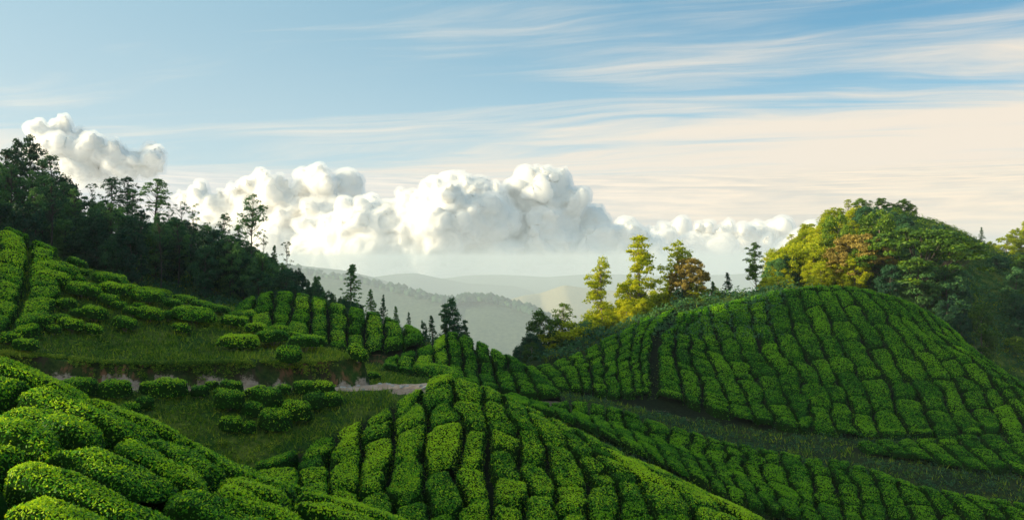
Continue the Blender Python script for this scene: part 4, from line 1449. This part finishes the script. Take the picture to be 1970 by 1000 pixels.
# the trees inside the woods are told apart by the landmark tree they stand under and how deep in they stand
def relabel(groups, heroes, ylo, yhi, low_w, mid_w, high_w):
    for o in list(C.objects):
        if o.type != 'EMPTY' or o.get('group') not in groups:
            continue
        x, y, z = o.location
        px = 985 + x / y * FP
        if px < -10 or px > 1980:
            continue
        h = min(heroes, key=lambda q: abs(q[0] - px))
        f = (y - ylo) / (yhi - ylo)
        lev = low_w if f < 0.33 else (mid_w if f < 0.66 else high_w)
        side = 'left' if px < h[0] - 4 else ('right' if px > h[0] + 4 else None)
        kind = {'gum_tree': 'slim gum', 'leafy_tree': 'leafy tree', 'spire_tree': 'pointed tree', 'shrub': 'low shrub'}[o.name.split('.')[0]]
        colr = groups[o['group']]
        o['label'] = f'{colr} {kind} {lev}, ' + (f'just {side} of {h[1]}' if side else f'directly below {h[1]}')


relabel({'gum trees inside the dark forest': 'dark', 'leafy trees inside the dark forest': 'dark', 'pointed trees inside the dark forest': 'dark', 'shrubs at the foot of the dark forest': 'dark'},
        [(12, 'the leftmost spire tree'), (45, 'the two left spires'), (82, 'the thin gum'), (105, 'the round-headed gum'), (148, 'the skyline step'), (178, 'the bright gap'), (215, 'the flat-headed gum'),
         (243, 'the second flat-headed gum'), (300, 'the broad round gum'), (350, 'the nearly bare tree'), (395, 'the small thin tree'), (430, 'the small gum'), (486, 'the lone tall gum'), (527, 'the slim pointed tree'),
         (552, 'the feathery tree'), (610, 'the low dark dip'), (675, 'the full dark pine'), (738, 'the tiny pair')], 95, 138, 'at the forest foot', 'inside the forest', 'near the forest skyline')
relabel({'sunlit trees covering the mound': 'sunlit', 'sunlit shrubs covering the mound': 'sunlit', 'dark trees covering the mound': 'dark', 'dark shrubs covering the mound': 'dark', 'green trees covering the mound': 'mid-green',
         'green shrubs covering the mound': 'mid-green'},
        [(1497, "the mound's left foot"), (1540, "the mound's left slope"), (1580, 'the left shoulder'), (1610, 'the dark rounded tree'), (1655, 'the rust tree'), (1688, 'the tall green tree'), (1765, 'the huge spreading tree'),
         (1820, 'the shaded hollow'), (1850, 'the dark round shrub'), (1886, 'the feathery green tree'), (1930, 'the right gully'), (1965, "the picture's right edge")], 119, 172, 'at the mound foot', 'halfway up the mound', 'high on the mound')
relabel({'bright trees of the central grove': 'bright', 'bright shrubs of the central grove': 'bright', 'shaded trees of the central grove': 'shaded', 'shaded shrubs of the central grove': 'shaded'},
        [(1020, 'the small leaning tree'), (1050, 'the shaded round tree'), (1082, 'the thin shaded gum'), (1120, 'the sunlit thicket'), (1160, 'the slender sunlit tree'), (1228, 'the tallest sunlit tree'), (1290, 'the slim bright tree'),
         (1326, 'the rust-brown tree'), (1372, 'the short conifer'), (1400, 'the small conifer'), (1455, 'the upright green tree')], 100, 128, 'in the front of the grove', 'in the grove', 'in the back of the grove')

# ------------------------------------------------------------------ grass and undergrowth
def scatter(npts, tlo, thi, ylo, yhi):
    t = rng.uniform(tlo, thi, npts)
    y = np.exp(rng.uniform(math.log(ylo), math.log(yhi), npts))
    return t * y, y


def blades(name, x, y, Lr, mat, label, cat, per=3, lean=0.5, tint=0.5):
    z = ground_z(x, y)
    n = len(x)
    x, y, z, L = (np.repeat(a, per) for a in (x, y, z, Lr))
    m_ = len(x)
    x = x + rng.normal(0, 1, m_) * L * 0.4
    y = y + rng.normal(0, 1, m_) * L * 0.4
    d = np.stack([rng.normal(0, lean, m_), rng.normal(0, lean, m_), np.ones(m_)], 1)
    d /= np.linalg.norm(d, axis=1)[:, None]
    a = rng.uniform(0, 6.28, m_)
    wv = np.stack([np.cos(a), np.sin(a), 0 * a], 1) * (L * 0.11)[:, None]
    b = np.stack([x, y, z - 0.02], 1)
    ll = (L * rng.uniform(0.5, 1.2, m_))[:, None]
    V = np.stack([b - wv, b + wv, b + d * ll], 1).reshape(-1, 3)
    ti = np.repeat(np.clip(tint + rng.normal(0, 0.22, m_), 0, 1.2), 3)
    o = mesh_obj(name, V, np.arange(m_ * 3).reshape(-1, 3), mat, None, False, {'tint': ti})
    tag(o, label, cat, kind='stuff')


gx, gy = scatter(150000, -0.62, 0.62, 26, 125)
keep = seg_dist(gx, gy, road_xy) > 1.1
keep &= seg_dist(gx, gy, path_xy) > 0.5
keep &= np.hypot(gx - P(820, 740, 47.5)[0], gy - 47.5) > 2.0
eps = 0.25
sl = np.hypot(terrain(gx + eps, gy) - terrain(gx - eps, gy), terrain(gx, gy + eps) - terrain(gx, gy - eps)) / (2 * eps)
keep &= (sl < 1.6) | (rng.random(len(gx)) < 0.25)
gpx = 985 + gx / gy * FP
keep &= terrain(gx, gy) > np.max([h(gx, gy) for h in FIELDS], 0) + 0.02
keep &= (gpx < 960) | (rng.random(len(gx)) < 0.25)
gx, gy = gx[keep], gy[keep]
blades('grass', gx, gy, 0.22 * (gy / 45) ** 0.7 * rng.uniform(0.5, 1.6, len(gx)), M_GRASS, 'rough grass over the banks and between the tea fields', 'grass', 3)

# weeds and ferns hanging over the cut bank and in the gullies
wx, wy = scatter(9000, -0.62, 0.62, 36, 118)
n_ = fbm(wx * 0.25, wy * 0.25, 7, 3)
keep = (n_ > 0.02) & (seg_dist(wx, wy, road_xy) > 1.5) & (seg_dist(wx, wy, path_xy) > 0.8)
wx, wy = wx[keep], wy[keep]
wz = ground_z(wx, wy)
G_ = Geo()
L_ = 0.12 * (wy / 45) ** 0.7
pp = np.repeat(np.stack([wx, wy, wz + 0.1], 1), 7, 0)
dd = rng.normal(0, 1, pp.shape)
dd[:, 2] = np.abs(dd[:, 2])
dd /= np.linalg.norm(dd, axis=1)[:, None]
LL = np.repeat(L_, 7)
pp = pp + dd * LL[:, None] * np.array([2.2, 2.2, 1.6])
G_.add(*leaf_quads(pp, dd, LL, np.clip(0.4 + rng.normal(0, .2, len(pp)), 0, 1)))
tag(G_.obj('weeds', M_TREE_M, None, False), 'low weeds and fern clumps on the banks', 'weeds', kind='stuff')

# coarse scrub in the gully of the right-hand hills and on the left banks
def scrub(name, x, y, r, L, nb, mat, label):
    z = terrain(x, y)
    cen = np.repeat(np.stack([x, y, z], 1), nb, 0)
    d = rng.normal(0, 1, cen.shape)
    d[:, 2] = np.abs(d[:, 2])
    d /= np.linalg.norm(d, axis=1)[:, None]
    rr = np.repeat(r, nb)[:, None] * rng.uniform(0.6, 1.1, (len(cen), 1))
    G_ = Geo()
    G_.add(*leaf_quads(cen + d * rr, d, np.repeat(L, nb), np.clip(0.4 + 0.25 * d[:, 2] + rng.normal(0, .18, len(cen)), 0, 1)))
    tag(G_.obj(name, mat, None, False), label, 'scrub', kind='stuff')


sx_, sy_ = scatter(26000, -0.62, 0.62, 34, 96)
top_h = terrain(sx_, sy_)
spx_ = 985 + sx_ / sy_ * FP
field_h = np.max([h(sx_, sy_) for h in (hF, hC, hN, hP, hT, hB, hW)], 0)
open_ = (top_h > field_h + 0.05) & (seg_dist(sx_, sy_, road_xy) > 1.6) & (seg_dist(sx_, sy_, path_xy) > 1.2)
dens_ = fbm(sx_ * 0.3, sy_ * 0.3, 4, 3)
open_ &= (dens_ > -0.02) | ((spx_ > 1150) & (dens_ > -0.2))
sx_, sy_ = sx_[open_][:6500], sy_[open_][:6500]
dk_ = 985 + sx_ / sy_ * FP > 960
for m__, mt_, lb_ in ((~dk_, M_GRASS, 'rough scrub and fern on the open left-hand banks'), (dk_, M_TREE_D, 'dark fern and scrub filling the gully between the right-hand tea fields')):
    scrub('scrub', sx_[m__], sy_[m__], rng.uniform(0.10, 0.40, m__.sum()) * (sy_[m__] / 60) ** 0.6, 0.12 * (sy_[m__] / 45) ** 0.6, 12, mt_, lb_)

bl = np.array([P(*q)[:2] for q in M_bank])
tq = rng.uniform(0.8, len(bl) - 1, 5200)
bx_, by_ = np.interp(tq, np.arange(len(bl)), bl[:, 0]), np.interp(tq, np.arange(len(bl)), bl[:, 1])
by_ = by_ + 0.25 - np.abs(rng.normal(0, 0.30, len(bx_)))
k_ = fbm(bx_ * 0.5, by_ * 2.0, 3, 3) > np.where(by_ > np.interp(tq, np.arange(len(bl)), bl[:, 1]) - 0.1, -0.3, 0.02)
k_ &= (tq < 5.1) | (rng.random(len(tq)) < 0.25)
bx_, by_ = bx_[k_], by_[k_]
scrub('bank_growth', bx_, by_, rng.uniform(0.06, 0.20, len(bx_)), np.full(len(bx_), 0.10), 9, M_GRASS, 'grass and moss hanging down the earth bank above the road')
hx_, hy_ = scatter(9000, 0.38, 0.62, 112, 186)
k_ = (terrain(hx_, hy_) <= hK(hx_, hy_) + 0.05) & (fbm(hx_ * 0.15, hy_ * 0.15, 8, 3) > -0.12)
hx_, hy_ = hx_[k_][:2600], hy_[k_][:2600]
scrub('scrub', hx_, hy_, rng.uniform(0.2, 0.8, len(hx_)), np.full(len(hx_), 0.24), 12, M_GRASS, 'short scrub on the bare upper slope of the mound')

# undergrowth closing the forest floor under the trees
ux, uy = [], []
a, b = scatter(2600, -0.62, -0.05, 97, 140); ux.append(a); uy.append(b)
a, b = scatter(1000, 0.0, 0.30, 100, 128); ux.append(a); uy.append(b)
a, b = scatter(2600, 0.27, 0.62, 118, 176); ux.append(a); uy.append(b)
ux, uy = np.concatenate(ux), np.concatenate(uy)
spx, _ = 985 + ux / uy * FP, 0
zz = terrain(ux, uy)
okk = ~((spx > 1740) & (spx < 1930) & (uy > 158))
okk &= zz > hT(ux, uy) - 0.2 + 0.3 * (uy > 112)
okk &= zz > hN(ux, uy) + 0.2
ux, uy, zz = ux[okk], uy[okk], zz[okk]
nb = 13
cen = np.repeat(np.stack([ux, uy, zz], 1), nb, 0)
d = rng.normal(0, 1, cen.shape)
d[:, 2] = np.abs(d[:, 2])
d /= np.linalg.norm(d, axis=1)[:, None]
rr = np.repeat(rng.uniform(0.5, 1.3, len(ux)), nb)[:, None]
pos = cen + d * rr * np.array([1.2, 1.2, 0.9])
G_ = Geo()
G_.add(*leaf_quads(pos, d, np.full(len(pos), 0.36), np.clip(0.35 + 0.2 * d[:, 2] + rng.normal(0, .15, len(pos)), 0, 1)))
tag(G_.obj('undergrowth', M_TREE_D, None, False), 'dense low undergrowth beneath the forest trees', 'undergrowth', kind='stuff')

# ------------------------------------------------------------------ stones on the road and the bleached plank beside it
for k in range(34):
    if k < 26:
        px, Yk = rng.uniform(650, 830), 0
    else:
        px, Yk = rng.uniform(150, 640), 0
    s = rng.uniform(0, 1)
    X = (px - 985) / FP * 48
    i = np.argmin([abs(q[0] - X) for q in road_xy])
    Yr = np.interp(X, [q[0] for q in road_xy], [q[1] for q in road_xy]) + rng.uniform(-0.9, 0.9)
    z = float(ground_z(np.array([X]), np.array([Yr]))[0])
    r = rng.uniform(0.05, 0.16)
    u = np.linspace(0, np.pi, 6)[:, None]
    v = np.linspace(0, 2 * np.pi, 8)[None, :]
    S = np.stack([np.sin(u) * np.cos(v), np.sin(u) * np.sin(v), np.cos(u) * 0.6 + 0 * v], -1)
    S = S * (1 + 0.25 * vn(S[..., 0] * 1.7 + k, S[..., 1] * 1.7, S[..., 2] * 2)[..., None]) * r
    o = mesh_obj('stone', S.reshape(-1, 3), grid_faces(6, 8)[:, ::-1], M_STONE)
    o.location = (X, Yr, z + r * 0.25)
    tag(o, 'pale loose stone lying on the dirt road', 'stone', 'loose stones on the dirt road')
c0 = at(820, 46.6, 0)
pl = np.array([(-.28, -.06, 0), (.28, -.06, .0), (.28, .06, .0), (-.28, .06, 0), (-.28, -.06, .07), (.28, -.06, .07), (.28, .06, .07), (-.28, .06, .07)])
pf = np.array([(0, 3, 2, 1), (4, 5, 6, 7), (0, 1, 5, 4), (1, 2, 6, 5), (2, 3, 7, 6), (3, 0, 4, 7)])
o = mesh_obj('plank', pl, pf, M_WOOD, smooth=False)
o.location = (c0[0], c0[1], c0[2] + 0.12)
o.rotation_euler = (0.1, -0.45, 0.3)
tag(o, 'short bleached plank lying at the road bend', 'plank')

# ------------------------------------------------------------------ cumulus clouds beyond the valley
def cloud_material(z0, z1):
    m, t, out = material('cloud')
    g = t.new('ShaderNodeNewGeometry')
    sp = t.new('ShaderNodeSeparateXYZ')
    t.l.new(g.outputs['Position'], sp.inputs[0])
    n = t.noise(g.outputs['Position'], 0.0022, 5, 0.6)
    zz_ = t.math('ADD', sp.outputs[2], t.math('MULTIPLY', t.math('SUBTRACT', n, 0.5), 700.0))
    al = t.mapr(zz_, z0, z1, 0.0, 1.0)
    dif = t.new('ShaderNodeBsdfDiffuse', ins={'Color': (0.91, 0.885, 0.845, 1)})
    tl = t.new('ShaderNodeBsdfTranslucent', ins={'Color': (0.93, 0.93, 0.93, 1)})
    mx0 = t.new('ShaderNodeMixShader', ins={0: 0.04})
    t.l.new(dif.outputs[0], mx0.inputs[1])
    t.l.new(tl.outputs[0], mx0.inputs[2])
    trn = t.new('ShaderNodeBsdfTransparent')
    mx = t.new('ShaderNodeMixShader', ins={0: al})
    t.l.new(trn.outputs[0], mx.inputs[1])
    t.l.new(mx0.outputs[0], mx.inputs[2])
    t.l.new(mx.outputs[0], out.inputs[0])
    return m


def cloud(puffs, Y, label, mat, small=5, depth=0.7, vox=31.0):
    """one cumulus: big puffs with smaller ones budding from them, fused into one skin, then billowed"""
    G_ = Geo()
    nu, nv = 15, 24
    u = np.linspace(0.03, np.pi - 0.03, nu)[:, None]
    v = np.linspace(0, 2 * np.pi, nv)[None, :]
    S0 = np.stack([np.sin(u) * np.cos(v), np.sin(u) * np.sin(v), np.cos(u) + 0 * v], -1)
    def puff(c, r, lev):
        G_.add((c + S0 * r * np.array([1.0, 0.9, 0.9])).reshape(-1, 3), grid_faces(nu, nv)[:, ::-1])
        if lev:
            for j in range(small if lev > 1 else 5):
                a = rng.uniform(0, 2 * math.pi)
                e = rng.uniform(-0.2, 1.35)
                d = np.array([math.cos(a) * math.cos(e), math.sin(a) * math.cos(e) * 0.8 - 0.3, math.sin(e)])
                d /= np.linalg.norm(d)
                puff(c + d * r * 0.85, r * rng.uniform(0.25, 0.52), lev - 1)
    k = Y / FP
    SC = Y / 14000.0
    for px, py, r in puffs:
        c = np.array([(px - 985) * k, Y + rng.uniform(-1, 1) * 450 * SC * depth, -(py - 500) * k])
        puff(c, r * k, 2)
    o = G_.obj('cloud', mat, None, True, True)
    md = o.modifiers.new('fuse', 'REMESH')
    md.mode = 'VOXEL'
    md.voxel_size = vox * SC
    ev = o.evaluated_get(bpy.context.evaluated_depsgraph_get())
    me = ev.to_mesh()
    n = len(me.vertices)
    V = np.empty(n * 3, np.float32); me.vertices.foreach_get('co', V); V = V.reshape(-1, 3).astype(float)
    N = np.empty(n * 3, np.float32); me.vertices.foreach_get('normal', N); N = N.reshape(-1, 3).astype(float)
    li = np.empty(len(me.loops), np.int32); me.loops.foreach_get('vertex_index', li)
    Fq = li.reshape(-1, 4)
    ev.to_mesh_clear()
    src_me = o.data
    bpy.data.objects.remove(o)
    bpy.data.meshes.remove(src_me)
    W_ = V / SC
    q = W_ / 620.0 + 0.35 * np.stack([vn(*(W_ / 300).T), vn(*(W_ / 300 + 9).T), vn(*(W_ / 300 + 21).T)], -1)
    b = billow(q[:, 0], q[:, 1], q[:, 2], 5)
    V = V + N * ((0.45 - b) * 190 * SC)[:, None]
    root = empty('cloud', (0, 0, 0))
    mesh_obj('billows', V - N * 20 * SC, Fq, mat, root)
    mv, tv, ov = material('cloud_edge')
    vs = tv.new('ShaderNodeVolumeScatter', ins={'Color': (0.97, 0.96, 0.94, 1), 'Density': 1.0 / (170 * SC), 'Anisotropy': 0.2})
    tv.l.new(vs.outputs[0], ov.inputs['Volume'])
    mesh_obj('vapour', V + N * 44 * SC, Fq, mv, root)
    tag(root, label, 'cloud', 'cumulus clouds over the valley')
    print('cloud', n)
    return root


CY = 19000
kz = CY / FP
mc = cloud_material(-(535 - 500) * kz, -(470 - 500) * kz)
def low(a, b, n, y0, y1, r0, r1):
    return [(a + (b - a) * (i + rng.uniform(0, 1)) / n, rng.uniform(y0, y1), rng.uniform(r0, r1)) for i in range(n)]
cloud([(858, 372, 34), (835, 392, 38), (905, 388, 36), (775, 425, 44), (710, 440, 40), (660, 450, 30), (740, 465, 60), (850, 440, 66), (930, 430, 56), (690, 420, 26)] + low(640, 960, 6, 480, 505, 50, 75), CY,
      'tall central cumulus cloud with a rounded double summit', mc, 6)
cloud([(1062, 372, 36), (1020, 388, 40), (1090, 398, 36), (980, 415, 44), (1050, 430, 60), (1110, 440, 48), (1000, 470, 66), (1150, 452, 36), (1185, 466, 26), (1215, 480, 20), (960, 375, 22)] + low(980, 1230, 5, 480, 505, 45, 65), CY + 900,
      'cumulus cloud right of the tall central one, trailing a blue shaded side', mc, 6)
cloud([(620, 352, 28), (590, 370, 34), (655, 372, 26), (500, 362, 28), (465, 385, 32), (530, 385, 34), (425, 395, 26), (385, 385, 22), (350, 382, 16), (560, 410, 44), (480, 420, 40), (620, 415, 40), (430, 430, 40), (520, 460, 60)] + low(380, 680, 7, 470, 505, 45, 65), CY + 1800,
      'long bank of cumulus cloud left of the tall central one', mc, 6)
mc2 = cloud_material(-(345 - 500) * kz, -(300 - 500) * kz)
cloud([(112, 250, 24), (90, 266, 22), (140, 275, 24), (165, 285, 24), (195, 292, 26), (230, 300, 26), (270, 305, 24), (300, 308, 20), (120, 300, 30), (200, 320, 30), (160, 318, 30), (80, 298, 24), (250, 318, 26), (285, 318, 24)], CY + 2400,
      'separate cumulus cloud high on the left above the forest', mc2, 6, 0.5)
mc3 = cloud_material(-(500 - 500) * kz, -(405 - 500) * kz)
cloud(low(1130, 1620, 26, 438, 458, 6, 14) + low(1150, 1600, 16, 458, 478, 12, 24) + low(1180, 1600, 6, 490, 505, 30, 42), CY + 5000,
      'long low bank of pale cloud running to the right behind the mound', mc3, 4, 1.0)

# ------------------------------------------------------------------ the air of the valley
hz = np.array([(x, y, z) for x in (-13500, 13500) for y in (-60, 16500) for z in (-2600, 74)], float)
hf = np.array([(0, 1, 3, 2), (4, 6, 7, 5), (0, 4, 5, 1), (2, 3, 7, 6), (0, 2, 6, 4), (1, 5, 7, 3)])
mh, th, oh = material('haze')
pv_ = th.new('ShaderNodeVolumePrincipled', ins={'Density': 0.000115, 'Color': (0.82, 0.92, 0.99, 1)})
th.l.new(pv_.outputs[0], oh.inputs['Volume'])
tag(mesh_obj('haze', hz, hf, mh, smooth=False), 'thin bright haze filling the valley air', 'haze', kind='stuff')
